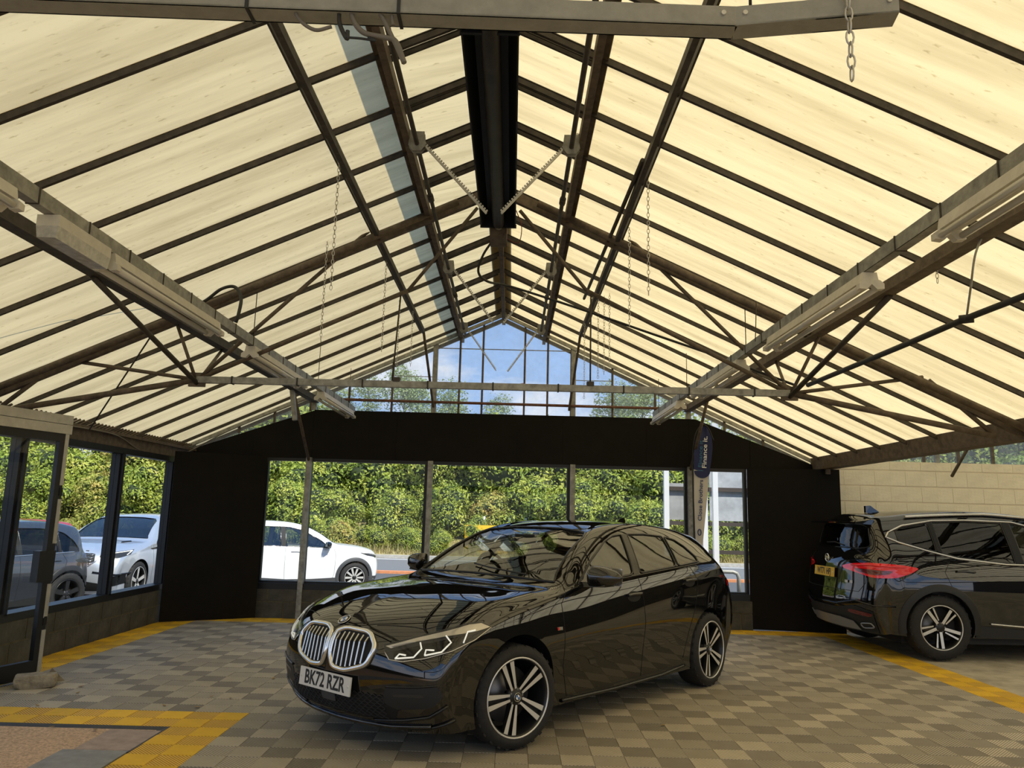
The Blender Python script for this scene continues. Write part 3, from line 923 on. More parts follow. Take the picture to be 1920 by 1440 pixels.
# ------------------------------------------------------------------ vent gear: shafts, pinion brackets and toothed racks
for s, lab in ((-1, 'left'), (1, 'right')):
    x = XR+s*.535; z = ZR-SL*.61-.14
    t = empty('vent_drive_shaft', (x, 4, z), label='dark drive shaft for the roof vents on the %s of the ridge' % lab, cat='shaft')
    MB().tube([(x, -1.0, z), (x, 10.7, z)], .017, 8).build('shaft', M['dark_steel'], t, True)
    for y in (2.3, 5.9, 8.7):
        MB().tube([(x, y-.05, z), (x, y+.05, z)], .026, 8).build('coupling', M['dark_steel'], t, True)
    for i, (y, e) in enumerate(((2.35, None), (4.98, (912, 400) if s < 0 else (940, 400)), (7.72, (924, 604) if s < 0 else (944, 606)), (10.35, (930, 695) if s < 0 else (952, 697)))):
        which = ('nearest', 'second nearest', 'third', 'farthest')[i]
        r_ = empty('vent_rack', (x, y, z), label='toothed vent rack %s to the viewer on the %s of the ridge' % (which, lab), cat='rack', group='toothed racks of the roof vents')
        b = MB(); b.prism([(x-.05, y-.012, z+.09), (x+.05, y-.012, z+.09), (x+.06, y-.012, z-.01), (x+.03, y-.012, z-.05), (x-.03, y-.012, z-.05), (x-.06, y-.012, z-.01)], (0, .006, 0))
        b.prism([(x-.05, y+.03, z+.09), (x+.05, y+.03, z+.09), (x+.06, y+.03, z-.01), (x+.03, y+.03, z-.05), (x-.03, y+.03, z-.05), (x-.06, y+.03, z-.01)], (0, .006, 0))
        b.build('pinion_bracket', M['galvanised'], r_, True)
        p = Vector((x-s*.03, y+.012, z+.02))
        q = at_y(*e, y) if e else Vector((XR+s*.05, y, 3.55))
        d = (q-p).normalized(); n = Vector((d.z, 0, -d.x))*(1 if s < 0 else -1)
        top = p-d*.12
        b = MB(); b.bar(top, q, .012, .022, (0, 1, 0))
        L = (q-top).length
        k = 0
        while k*.022 < L-.02:
            c = top+d*(k*.022+.01)-n*.014
            b.frame(c, d*.005, (0, .006, 0), n*.006); k += 1
        b.build('rack', M['zinc'], r_, True)

# ------------------------------------------------------------------ pipes and cables under the roof
t = empty('black_water_pipe', at_y(1810, 598, 5.4), label='black plastic pipe sloping to the right hand truss node', cat='pipe')
MB().tube(smooth_path([at_z(1960, 540, 2.66), at_z(1810, 598, 2.60), at_z(1700, 645, 2.57), at_z(1515, 722, 2.56)]), .019, 8).build('pipe', M['cable'], t, True)
c = at_z(1812, 598, 2.60)
MB().tube(smooth_path([Vector((2.53, at_z(1850, 437, 3.05).y, 3.05)), at_z(1842, 440, 3.02), at_z(1828, 480, 2.9), at_z(1820, 540, 2.74), c]), .006, 6).build('wire_hook', M['galvanised'], t, True)
MB().tube([c+Vector((-.03, .02, 0)), c+Vector((.03, -.02, 0))], .026, 8).build('clip', M['cable'], t, True)
o = MB().tube(smooth_path([at_y(360, 578, 6.33), at_y(388, 562, 6.3), at_y(415, 542, 6.25), at_y(440, 538, 6.25), at_y(452, 558, 6.2), at_y(447, 590, 6.1), at_y(442, 605, 6.1)]), .014, 8).build('cable_bend', M['cable'])
tag(o, 'fat black cable arching from the left rafter down to the trunking', 'cable')
o = MB().tube(smooth_path([at_y(0, 597, 5.6), at_y(120, 588, 5.8), at_y(165, 581, 5.9), at_y(285, 573, 6.2)]), .004, 5).build('stay_wire', M['cable_red'])
tag(o, 'thin taut wire crossing the left roof towards the truss', 'wire')
o = MB().tube([at_y(310, 590, 6.3), at_y(282, 632, 6.6), at_y(168, 805, 7.2)], .007, 6).build('turnbuckle_stay', M['dark_steel'])
tag(o, 'slanting stay with turnbuckle from the left purlin to the eaves', 'stay')
cbl = [(-4.50, 7.6, 2.24), at_y(215, 815, 8.7), at_y(260, 843, 9.4), at_y(300, 852, 10.0), at_y(345, 850, 10.7), at_y(420, 812, 11.0), at_y(500, 778, 11.0), at_y(585, 745, 11.0)]
o = MB().tube(smooth_path(cbl), .008, 6).build('eaves_cable', M['cable_grey'])
tag(o, 'loose cable sagging below the left eaves into the back corner', 'cable')
o = MB().tube([at_y(1205, 300, 4.9), at_y(1095, 560, 8.2)], .016, 6).build('loose_pole', M['dark_steel'])
tag(o, 'dark loose pole lying along the right hand inner purlin', 'pole')
o = MB().bar(at_y(547, 722, 9.9), at_y(553, 788, 9.9), .05, .07, (0, 1, 0)).build('hanging_bracket', M['galvanised'])
tag(o, 'short galvanised stub hanging from the left purlin before the fascia', 'bracket')
o = MB().tube(smooth_path([at_y(1418, 565, 6.0), at_y(1417, 615, 6.0), at_y(1416, 640, 6.0)]), .004, 5).build('trunking_wire', M['dark_steel'])
tag(o, 'thin wire hook holding the right hand trunking', 'wire')
o = MB().tube(smooth_path([at_y(670, 722, 10.8), at_y(760, 724, 10.8), at_y(850, 726, 10.8), at_y(920, 728, 10.8), at_y(985, 718, 10.8)]), .004, 5).build('red_wire', M['cable_red'])
tag(o, 'thin red wire drooping before the gable glass', 'wire')

# ------------------------------------------------------------------ glazed door leaf standing open at the left
DA, DB = Vector((-3.97, 6.83, 0)), Vector((-4.30, 5.70, 0))
d = (DB-DA).normalized(); nrm = Vector((-d.y, d.x, 0))
if nrm.x < 0: nrm = -nrm
door = empty('door_1', DA, kind='structure')
L = (DB-DA).length
def dbox(a, c, z0, z1, th=.045, off=0.0):
    b = MB(); p, q = DA+d*a, DA+d*c
    b.frame((p+q)/2+nrm*off+Vector((0, 0, (z0+z1)/2)), d*((c-a)/2), nrm*(th/2), Vector((0, 0, (z1-z0)/2)))
    return b
dbox(0, .085, .02, 2.23).build('stile', M['black_frame'], door, True)
for z0, z1 in ((1.62, 2.23), (1.12, 1.50), (.50, .78), (.06, .40)):
    dbox(-.004, .035, z0, z1, .05, .002).build('edge_strip', M['aluminium'], door, True)
dbox(L-.085, L, .02, 2.23).build('stile', M['black_frame'], door, True)
dbox(.085, L-.085, 2.0, 2.07).build('top_rail', M['black_frame'], door, True)
dbox(-.02, L, 2.07, 2.15, .06, .005).build('head_rail', M['aluminium'], door, True)
dbox(-.02, L, 2.155, 2.235, .06, .005).build('head_rail', M['aluminium'], door, True)
dbox(.085, L-.085, .02, .16).build('bottom_rail', M['black_frame'], door, True)
dbox(.085, L-.085, .16, 2.0, .006).build('pane', M['window_glass'], door, True)
dbox(.0, .16, .80, 1.06, .075).build('lock_case', M['black_frame'], door, True)
for z_ in (1.53, .44):
    dbox(-.002, .03, z_, z_+.07, .055).build('lock_keep', M['black_metal'], door, True)
# stone holding the door
b = bmesh.new()
bmesh.ops.create_cube(b, size=1)
bmesh.ops.subdivide_edges(b, edges=b.edges, cuts=3, use_grid_fill=True)
rng = random.Random(3)
for v in b.verts:
    f = Vector((v.co.x*2, v.co.y*2, v.co.z*2))
    k = 1-.06*(abs(f.x)**4*abs(f.y)**4+abs(f.x)**4*abs(f.z)**4+abs(f.y)**4*abs(f.z)**4)
    v.co = Vector((v.co.x*.30*k, v.co.y*.17*k, v.co.z*.105*k))+Vector((rng.uniform(-.004, .004), rng.uniform(-.004, .004), rng.uniform(-.003, .003)))
me = bpy.data.meshes.new('door_stone'); b.to_mesh(me); b.free()
mat('stone', (.30, .25, .17), .9, 0, .35, 14, .6, 60)
me.materials.append(M['stone'])
for p in me.polygons: p.use_smooth = False
o = link('door_stone', me, loc=(-3.80, 6.52, .052)); o.rotation_euler = (0, 0, R(22))
tag(o, 'pale kerb stone propping the glazed door open', 'stone')
b = MB(); b.prism([(-3.86, 6.72, .0), (-3.72, 6.80, .0), (-3.80, 6.74, .11)], (.012, -.02, 0))
o = b.build('stone_shard', M['stone']); tag(o, 'thin broken slate leaning behind the door stone', 'stone')
# fallen leaves and grit on the tiles
mat('fallen_leaf', (.36, .24, .10), .8)
for i, (u, v) in enumerate(((152, 1287), (146, 1299), (308, 1323), (370, 1326), (432, 1309), (397, 1306), (512, 1272), (70, 1323), (97, 1363), (179, 1368), (1243, 1360), (1410, 1202))):
    p = at_z(u, v, .004)
    b = MB(); a = i*1.3; q = .022 if i % 3 else .03
    b.add([(-q, 0, 0), (0, -q*.5, .002), (q, 0, .007), (0, q*.5, .002)], [(0, 1, 2, 3)])
    b.add([(-q, 0, .002), (0, -q*.5, .004), (q, 0, .009), (0, q*.5, .004)], [(0, 1, 2, 3)])
    o = b.build('fallen_leaf', M['fallen_leaf'], loc=p); o.rotation_euler = (0, 0, a)
    tag(o, 'small dry leaf fallen on the showroom floor', 'leaf', 'dry leaves scattered on the floor')
# ------------------------------------------------------------------ the yard, the road and the bank beyond
g_ = MB(); g_.quad((-70, -30, GZ), (70, -30, GZ), (70, 23.6, GZ), (-70, 23.6, GZ))
o = g_.build('yard_ground', M['asphalt']); tag(o, kind='structure')
o = MB().box(-70, 70, 23.6, 23.95, GZ-.1, GZ+.07).build('near_kerb', M['orange_kerb']); tag(o, kind='structure')
o = MB().quad((-70, 23.95, GZ), (70, 23.95, GZ), (70, 30.5, GZ+.05), (-70, 30.5, GZ+.05)).build('road', M['road_asphalt']); tag(o, kind='structure')
for y in (24.3, 27.2, 30.2):
    pass
b = MB(); b.box(-70, 70, 24.25, 24.37, GZ, GZ+.012); b.box(-70, 70, 29.9, 30.02, GZ+.04, GZ+.056)
b.build('edge_line', M['road_paint'], bpy.data.objects['road'])
o = MB().box(-70, 70, 30.5, 30.8, GZ-.1, GZ+.17).build('far_kerb', M['kerb_stone']); tag(o, kind='structure')
b = MB(); n = 60
vs, fs = [], []
rows = ((30.8, GZ+.15), (32.2, GZ+.2), (33.5, .1), (36, 1.0), (41, 2.6), (60, 3.0))
for i in range(n+1):
    x = -70+140*i/n
    for (y, z) in rows: vs.append((x, y, z+(.0 if y < 32 else random.uniform(-.08, .08))))
k = len(rows)
for i in range(n):
    for j in range(k-1): fs.append((i*k+j, (i+1)*k+j, (i+1)*k+j+1, i*k+j+1))
b.add(vs, fs)
o = b.build('grass_bank', M['dry_grass']); tag(o, kind='structure')
# white hatching on the yard by the gate
b = MB(); b.frame((4.6, 15.6, GZ+.006), (1.6, .55, 0), (-.05, .14, 0), (0, 0, .004)); b.frame((5.3, 17.2, GZ+.006), (1.6, .55, 0), (-.05, .14, 0), (0, 0, .004))
b.build('hatching', M['road_paint'], bpy.data.objects['yard_ground'])

def leaf_mat(name, cols, dark):
    mm = bpy.data.materials.new(name); mm.use_nodes = True
    t = mm.node_tree; b_ = t.nodes['Principled BSDF']
    b_.inputs['Roughness'].default_value = .6
    b_.inputs['Specular IOR Level'].default_value = .25
    c = t.nodes.new('ShaderNodeTexCoord'); gi = t.nodes.new('ShaderNodeObjectInfo')
    ml = t.nodes.new('ShaderNodeVectorMath'); ml.operation = 'MULTIPLY'; ml.inputs[1].default_value = (17, 23, 11)
    ad = t.nodes.new('ShaderNodeVectorMath'); ad.operation = 'ADD'
    t.links.new(gi.outputs['Random'], ml.inputs[0]); t.links.new(c.outputs['Object'], ad.inputs[0]); t.links.new(ml.outputs[0], ad.inputs[1])
    n = t.nodes.new('ShaderNodeTexNoise'); n.inputs['Scale'].default_value = 1.1; n.inputs['Detail'].default_value = 5; n.inputs['Roughness'].default_value = .7
    t.links.new(ad.outputs[0], n.inputs['Vector'])
    r = t.nodes.new('ShaderNodeValToRGB')
    el = r.color_ramp.elements
    el[0].position = .30; el[0].color = (*cols[0], 1); el[1].position = .74; el[1].color = (*cols[-1], 1)
    for i, cc in enumerate(cols[1:-1]):
        e_ = el.new(.30+.44*(i+1)/(len(cols)-1)); e_.color = (*cc, 1)
    t.links.new(n.outputs[0], r.inputs[0])
    t.links.new(r.outputs[0], b_.inputs['Base Color'])
    tl = t.nodes.new('ShaderNodeBsdfTranslucent'); t.links.new(r.outputs[0], tl.inputs[0])
    mx = t.nodes.new('ShaderNodeMixShader'); mx.inputs[0].default_value = .25
    t.links.new(b_.outputs[0], mx.inputs[1]); t.links.new(tl.outputs[0], mx.inputs[2])
    t.links.new(mx.outputs[0], t.nodes['Material Output'].inputs[0])
    M[name] = mm
leaf_mat('hedge_leaf', ((.13, .20, .035), (.30, .38, .06), (.50, .52, .095), (.66, .56, .19)), 0)
leaf_mat('autumn_leaf', ((.18, .24, .05), (.44, .46, .10), (.60, .46, .14), (.74, .36, .15)), 0)
leaf_mat('birch_leaf', ((.18, .26, .09), (.32, .40, .15), (.44, .48, .22)), 0)
mat('twig', (.10, .07, .045), .9)
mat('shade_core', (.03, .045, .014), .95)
def foliage(seed, lumps, n, size, core=True, flat=.3):
    """leaf cards on the outside of a cluster of lumps, with a solid dark core"""
    rg = random.Random(seed); b = MB()
    tot = sum(l[3]*l[3] for l in lumps)
    for (cx, cy, cz, r, sz) in lumps:
        for _ in range(int(n*r*r/tot)):
            d = Vector((rg.gauss(0, 1), rg.gauss(0, 1), rg.gauss(0, 1))).normalized()
            rr = r*(1.02+rg.gauss(0, .17))*(1+.22*math.sin(6*d.x+seed)*math.sin(5*d.z+3*d.y))
            p = Vector((cx, cy, cz))+Vector((d.x*rr, d.y*rr, d.z*rr*sz))
            if p.z < .02: continue
            nn = (d+Vector((rg.gauss(0, .6), rg.gauss(0, .6), rg.gauss(0, .6)+.25))).normalized()
            u = nn.orthogonal().normalized(); v = nn.cross(u)
            a = rg.uniform(0, 6.28); u, v = u*math.cos(a)+v*math.sin(a), v*math.cos(a)-u*math.sin(a)
            s_ = size*rg.uniform(.6, 1.4)
            b.add([p-u*s_, p-v*s_*.5, p+u*s_+nn*s_*.2, p+v*s_*.5], [(0, 1, 2, 3)])
    return b
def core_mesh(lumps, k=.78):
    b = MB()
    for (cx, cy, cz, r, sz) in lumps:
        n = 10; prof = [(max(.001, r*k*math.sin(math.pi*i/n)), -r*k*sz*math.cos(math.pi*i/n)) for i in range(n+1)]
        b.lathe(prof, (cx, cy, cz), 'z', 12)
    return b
shrubs = []
for i in range(5):
    rg = random.Random(40+i)
    lumps = []
    for k in range(17):
        a = rg.uniform(0, 6.28); q = rg.uniform(0, 1.7)
        lumps.append((q*math.cos(a), q*math.sin(a)*.7, rg.uniform(.3, 3.2)*(1-.12*q), rg.uniform(.45, 1.05), rg.uniform(.7, 1.15)))
    e_ = empty('hedge_shrub', (0, 0, -50))
    lm = 'autumn_leaf' if i == 4 else 'hedge_leaf'
    foliage(i, lumps, 10500, .082).build('foliage', M[lm], e_)
    core_mesh(lumps).build('dark_core', M['shade_core'], e_)  # solid filler blocking the view through, coloured as the shrub's inner shade
    shrubs.append(e_)
used = [False]*5
def put(protos, used, i, loc, sc, rz, label, cat, group):
    o = protos[i] if not used[i] else copy_tree(protos[i])
    used[i] = True
    o.location = loc; o.scale = sc; o.rotation_euler = (0, 0, rz)
    return tag(o, label, cat, group)
rg = random.Random(11)
def bank_z(y):
    for (a, za), (c, zc) in zip(rows[:-1], rows[1:]):
        if a <= y <= c: return za+(zc-za)*(y-a)/(c-a)
    return rows[-1][1]
for row, (y, dx, s0) in enumerate(((32.3, 1.5, .36), (34.0, 2.1, .72), (36.6, 2.6, 1.05), (40.0, 3.2, 1.35))):
    x = -36.0+row*.9
    while x < 31:
        yy = y+rg.uniform(-.5, .5)
        i = rg.choice((0, 1, 2, 3, 4 if (x < -14 or rg.random() < .3) else 0))
        s_ = s0*rg.uniform(.85, 1.15)
        put(shrubs, used, i, (x, yy, bank_z(yy)-.15), (s_*1.1, s_, s_*rg.uniform(.9, 1.1)), rg.uniform(0, 6.28),
            ('rust tinged ' if i == 4 else 'green ')+('low bush at the foot of the hedge by the far verge', 'shrub in the front rank of the hedge beyond the road', 'tall shrub in the middle rank of the hedge on the bank', 'tallest rank shrub at the back of the hedge on the bank')[row], 'shrub', ('rust tinged ' if i == 4 else 'green ')+('bushes at the hedge foot', 'front hedge shrubs', 'middle hedge shrubs', 'back hedge shrubs')[row])
        x += dx*rg.uniform(.85, 1.15)
# birch like trees that show above the hedge
trees = []
for i in range(3):
    rg2 = random.Random(80+i); lumps = []
    for k in range(16):
        h = rg2.uniform(2.2, 7.6); q = (1-abs(h-4.2)/4.6)*1.7
        a = rg2.uniform(0, 6.28)
        lumps.append((q*math.cos(a)*rg2.uniform(.3, 1), q*math.sin(a)*rg2.uniform(.3, 1), h, rg2.uniform(.45, .85), rg2.uniform(.8, 1.2)))
    e_ = empty('birch_tree', (0, 0, -50))
    foliage(60+i, lumps, 5200, .085).build('foliage', M['birch_leaf'], e_)
    b = MB(); b.tube([(0, 0, 0), (.1, 0, 2.5), (.05, .1, 5), (.1, .05, 7.4)], [.13, .10, .06, .015], 7)
    for (cx, cy, cz, r, sz) in lumps: b.tube([(0.05, 0.05, cz-1.0), (cx*.6, cy*.6, cz-.35), (cx, cy, cz)], [.03, .018, .006], 5)
    b.build('trunk', M['twig'], e_)
    trees.append(e_)
tu = [False]*3
for (px_, top, Y, i, lab) in ((690, 715, 46, 0, 'airy pale tree above the hedge, leftmost in the gable glass'), (762, 690, 44, 1, 'tall airy tree above the hedge, second from left in the gable'),
                            (845, 722, 47, 2, 'thin hazy tree above the hedge left of the ridge'), (930, 752, 47, 0, 'low hazy tree top right below the cloud'),
                            (1150, 722, 46, 2, 'airy pale tree showing behind the right gable strut'), (1205, 712, 44, 1, 'tall airy tree above the hedge, rightmost in the gable'), (1268, 735, 45, 0, 'airy tree low at the right end of the gable glass'),
                            (640, 730, 46, 2, 'hazy tree top at the far left end of the gable glass')):
    p = at_y(px_, top, Y); s_ = (p.z-2.6)/7.9
    put(trees, tu, i, (p.x, Y, 2.6), (s_*1.15, s_*1.15, s_), i*2.1+px_, lab, 'tree', 'trees above the hedge')
# tall dry grass along the verge
b = MB(); rg = random.Random(5)
for _ in range(9000):
    x = rg.uniform(-16, 12); y = 31.2+abs(rg.gauss(0, .8)); h = rg.uniform(.12, .5)*(1.0 if y > 31.6 else .6)
    a = rg.uniform(0, 3.14); w = .012
    z = bank_z(min(y, 40)); lx, ly = rg.gauss(0, .08), rg.gauss(0, .08)
    b.add([(x-w*math.cos(a), y-w*math.sin(a), z), (x+w*math.cos(a), y+w*math.sin(a), z), (x+lx, y+ly, z+h)], [(0, 1, 2)])
o = b.build('verge_grass', M['dry_grass']); tag(o, 'tall dry grass along the far verge', 'grass', kind='stuff')

# ------------------------------------------------------------------ road furniture
mat('chevron_yellow', (.85, .50, .02), .5)
mat('chevron_black', (.02, .02, .02), .5)
mat('sign_white', (.80, .80, .80), .4)
Y = 32.0
pa, pb = at_y(872, 984, Y), at_y(1058, 1040, Y)
x0, x1, z1, z0 = pa.x, pb.x, pa.z, pa.z-1.25
t = empty('chevron_sign', ((x0+x1)/2, Y, bank_z(Y)), label='wide black and white chevron board with yellow border on the far verge', cat='sign')
MB().box(x0, x1, Y, Y+.05, z0, z1).build('border_board', M['chevron_yellow'], t, True)
MB().box(x0+.16, x1-.16, Y-.012, Y, z0+.25, z1-.22).build('black_field', M['chevron_black'], t, True)
zc = (z0+z1)/2; hh = (z1-z0)/2-.24
xx = x0+.35
while xx < x1-.7:
    MB().prism([(xx+.42, Y-.02, zc+hh), (xx+.75, Y-.02, zc+hh), (xx+.33, Y-.02, zc), (xx+.75, Y-.02, zc-hh), (xx+.42, Y-.02, zc-hh), (xx, Y-.02, zc)], (0, .008, 0)).build('chevron', M['sign_white'], t, True)
    xx += .85
for x in (x0+.4, x1-.4): MB().box(x-.04, x+.04, Y+.05, Y+.13, bank_z(Y)-.1, z1-.1).build('leg', M['galvanised'], t, True)
for (u, lab) in ((908, 'left'), (955, 'middle'), (986, 'right')):
    p = at_y(u, 968 if u < 920 else 972, 33.2)
    o = MB().tube([(p.x, 33.2, bank_z(33.2)-.05), (p.x, 33.2, p.z)], .05, 8).build('marker_post', M['sign_white'])
    tag(o, 'white marker post behind the chevron board, the %s one of three' % lab, 'post')
p = at_y(214, 960, 24.8)
t = empty('lamp_post', (p.x, 24.8, GZ), label='pale green street lamp post with yellow band behind the left window', cat='lamp post')
mat('post_green', (.45, .55, .50), .5)
MB().tube([(p.x, 24.8, GZ), (p.x, 24.8, 7.5)], [.085, .06], 10).build('pole', M['post_green'], t, True)
MB().tube([(p.x, 24.8, 1.75), (p.x, 24.8, 2.05)], .09, 10).build('band', M['chevron_yellow'], t, True)
MB().box(p.x-.22, p.x-.07, 24.7, 24.9, 2.2, 2.75).build('box', M['galvanised'], t, True)
# hoarding seen from behind through the right hand window
mat('hoarding_dappled', (.40, .42, .44), .6, 0, .30, 3)  # mottling paints dappled tree shadow into the white panel's colour
mat('hoarding_shaded', (.30, .30, .29), .7, 0, .2, 4)  # greyer copy for the left panel, its shade put into the colour
mat('dark_rail', (.05, .035, .025), .7)
Y = 14.0
t = empty('poster_hoarding', (3.6, Y, GZ), label='poster hoarding on white posts outside the rightmost window', cat='hoarding')
a, c = at_y(1333, 925, Y), at_y(1400, 978, Y)
MB().box(a.x, a.x+1.3, Y+.1, Y+.13, c.z, at_y(1360, 840, Y).z).build('panel', M['hoarding_dappled'], t, True)
a2, c2 = at_y(1250, 905, Y), at_y(1292, 975, Y)
MB().box(a2.x, c2.x, Y+.1, Y+.13, c2.z, a2.z).build('panel', M['hoarding_shaded'], t, True)
for y_ in (918, 983):
    z = at_y(1360, y_, Y).z
    MB().box(a2.x, a.x+1.3, Y+.04, Y+.10, z-.035, z+.035).build('rail', M['dark_rail'], t, True)
z = at_y(1370, 1047, Y).z
MB().box(3.2, 5.2, Y+2.5, Y+2.58, z-.04, z+.04).build('low_rail', M['dark_rail'], t, True)
for u in (1250, 1322, 1342):
    x = at_y(u, 950, Y-.15).x
    MB().box(x-.045, x+.045, Y-.16, Y-.07, GZ, 3.2 if u > 1300 else 2.4).build('post', M['sign_white'], t, True)
hp = [at_z(1335, 1078, .15), at_z(1372, 1076, .15), at_z(1384, 1078, .13), at_z(1388, 1090, -.0)]
yy = hp[1].y
pts = [Vector((hp[0].x-.6, yy, .20)), Vector((hp[2].x-.12, yy, .20)), Vector((hp[2].x-.02, yy, .16)), Vector((hp[2].x+.02, yy, .06)), Vector((hp[2].x+.02, yy, GZ))]
t = empty('pipe_barrier', (pts[1].x, yy, GZ), label='bent grey pipe barrier standing outside the rightmost window', cat='barrier')
MB().tube(pts, .05, 8).build('hoop', M['galvanised_light'], t, True)
MB().tube([pts[0], Vector((pts[0].x, yy, GZ))], .05, 8).build('leg', M['galvanised_light'], t, True)
# ------------------------------------------------------------------ car building kit (car frame: x forward, y to the car's left, z up)
def paint(name, col, metal=0.0, rough=.3):
    mm = mat(name, col, rough, metal, coat=1.0, spec=.5 if metal else .0)
    mm.node_tree.nodes['Principled BSDF'].inputs['Coat IOR'].default_value = 1.78
    return mm
paint('paint_black', (.003, .003, .0035), 0, .2)
paint('paint_black_suv', (.004, .004, .005), 0, .2)
paint('paint_white', (.80, .80, .80), 0, .35)
paint('paint_silver', (.55, .58, .62), .55, .35)
paint('paint_grey', (.045, .047, .052), .5, .35)
paint('paint_red', (.35, .02, .02), 0, .3)
mat('car_plastic', (.012, .012, .012), .55)
mat('grey_plastic', (.05, .052, .055), .6)
mat('gloss_black', (.004, .004, .004), .12)
mat('car_interior', (.012, .011, .010), .7)
mat('seat_cloth', (.016, .015, .014), .8)
mat('tyre', (.014, .013, .012), .75, 0, .3, 30, .2, 60)
mat('alloy', (.72, .70, .65), .3, .45)
mat('alloy_dark', (.02, .02, .02), .35, .3)
mat('brake_disc', (.22, .21, .20), .45, .8)
mat('chrome', (.85, .83, .79), .12, .9)
mat('satin_chrome', (.66, .64, .60), .25, .95)
mat('lamp_silver', (.62, .58, .50), .2, .5)
mat('lamp_dark', (.05, .05, .05), .2, .4)
mat('drl', (.9, .9, .85), .3, emit=(1.0, .97, .82), emit_s=.5)
mat('tail_red', (.85, .010, .016), .12, 0, coat=1.0)
mat('tail_dark_red', (.12, .004, .006), .15, 0, coat=1.0)
mat('plate_white', (.68, .66, .60), .4)
mat('plate_yellow', (.75, .46, .04), .4)
mat('plate_text', (.01, .01, .01), .5)
mat('badge_blue', (.02, .12, .40), .25)
mat('badge_white', (.75, .75, .75), .25)
mat('line_black', (.001, .001, .001), .7)
mat('skid_silver', (.34, .34, .34), .35, .6)
glass_mat('car_glass', (.66, .69, .63), 2.15)
glass_mat('privacy_glass', (.08, .085, .085), 1.55)
glass_mat('lens_glass', (.95, .95, .95), 1.3)

def cr_eval(P, T, t):
    """non-uniform Catmull-Rom through P at knots T"""
    n = len(P)
    i = 0
    while i < n-2 and t > T[i+1]: i += 1
    h = T[i+1]-T[i]; s_ = (t-T[i])/h if h > 1e-9 else 0
    def tan(k):
        if k == 0: return (P[1]-P[0])/(T[1]-T[0])
        if k == n-1: return (P[-1]-P[-2])/(T[-1]-T[-2])
        d0, d1 = T[k]-T[k-1], T[k+1]-T[k]
        a, b_ = (P[k]-P[k-1])/d0, (P[k+1]-P[k])/d1
        return (a*d1+b_*d0)/(d0+d1)
    m0, m1 = tan(i), tan(i+1)
    s2, s3 = s_*s_, s_*s_*s_
    return P[i]*(2*s3-3*s2+1)+m0*(h*(s3-2*s2+s_))+P[i+1]*(-2*s3+3*s2)+m1*(h*(s3-s2))
def interp(tab, x):
    if x <= tab[0][0]: return tab[0][1]
    for (a, va), (c, vc) in zip(tab[:-1], tab[1:]):
        if x <= c:
            f = (x-a)/(c-a); f2 = f*f*(3-2*f)*.5+f*.5
            return va+(vc-va)*f2
    return tab[-1][1]
def in_poly(p, poly):
    x, y = p; c = False; n = len(poly); j = n-1
    for i in range(n):
        xi, yi = poly[i]; xj, yj = poly[j]
        if (yi > y) != (yj > y) and x < (xj-xi)*(y-yi)/(yj-yi)+xi: c = not c
        j = i
    return c
def nearest_on(p, poly):
    best, bd = None, 1e9; n = len(poly); px_, py_ = p
    for i in range(n):
        ax, ay = poly[i]; bx_, by_ = poly[(i+1) % n]
        dx, dy = bx_-ax, by_-ay; l2 = dx*dx+dy*dy
        t_ = max(0, min(1, ((px_-ax)*dx+(py_-ay)*dy)/l2)) if l2 > 0 else 0
        qx, qy = ax+t_*dx, ay+t_*dy; d = (qx-px_)**2+(qy-py_)**2
        if d < bd: best, bd = (qx, qy), d
    return best
def round_poly(pts, n=6, r=.25):
    """rounds corners of a 2D polygon: r = fraction of each edge used"""
    out = []; N = len(pts)
    for i in range(N):
        p0, p1, p2 = Vector((*pts[i-1],)), Vector((*pts[i],)), Vector((*pts[(i+1) % N],))
        a, c = p1.lerp(p0, r), p1.lerp(p2, r)
        for k in range(n+1):
            t_ = k/n
            out.append(tuple((1-t_)**2*a+2*t_*(1-t_)*p1+t_*t_*c))
    return out
def dense(poly, step=.03, closed=True):
    out = []; N = len(poly)
    for i in range(N if closed else N-1):
        a, c = poly[i], poly[(i+1) % N]
        L = math.hypot(c[0]-a[0], c[1]-a[1]); k = max(1, int(L/step))
        for j in range(k): out.append((a[0]+(c[0]-a[0])*j/k, a[1]+(c[1]-a[1])*j/k))
    if not closed: out.append(poly[-1])
    return out
class Frame:
    """projection frame: 2D (u, v) plus a viewing direction D from outside"""
    def __init__(s, D, U, V=(0, 0, 1), O=(0, 0, 0)):
        s.D, s.U, s.V, s.O = Vector(D).normalized(), Vector(U).normalized(), Vector(V).normalized(), Vector(O)
    def uv(s, p): q = Vector(p)-s.O; return (q.dot(s.U), q.dot(s.V))
    def pt(s, u, v, far=6.0): return s.O+s.U*u+s.V*v+s.D*far
SIDE_L, SIDE_R = Frame((0, 1, 0), (1, 0, 0)), Frame((0, -1, 0), (1, 0, 0))
FRONT, REAR = Frame((1, 0, 0), (0, 1, 0)), Frame((-1, 0, 0), (0, 1, 0))
def corner(deg, s=1, O=(0, 0, 0)): return Frame((math.cos(R(deg)), s*math.sin(R(deg)), 0), (-math.sin(R(deg)), s*math.cos(R(deg)), 0), (0, 0, 1), (O[0], s*O[1], 0))

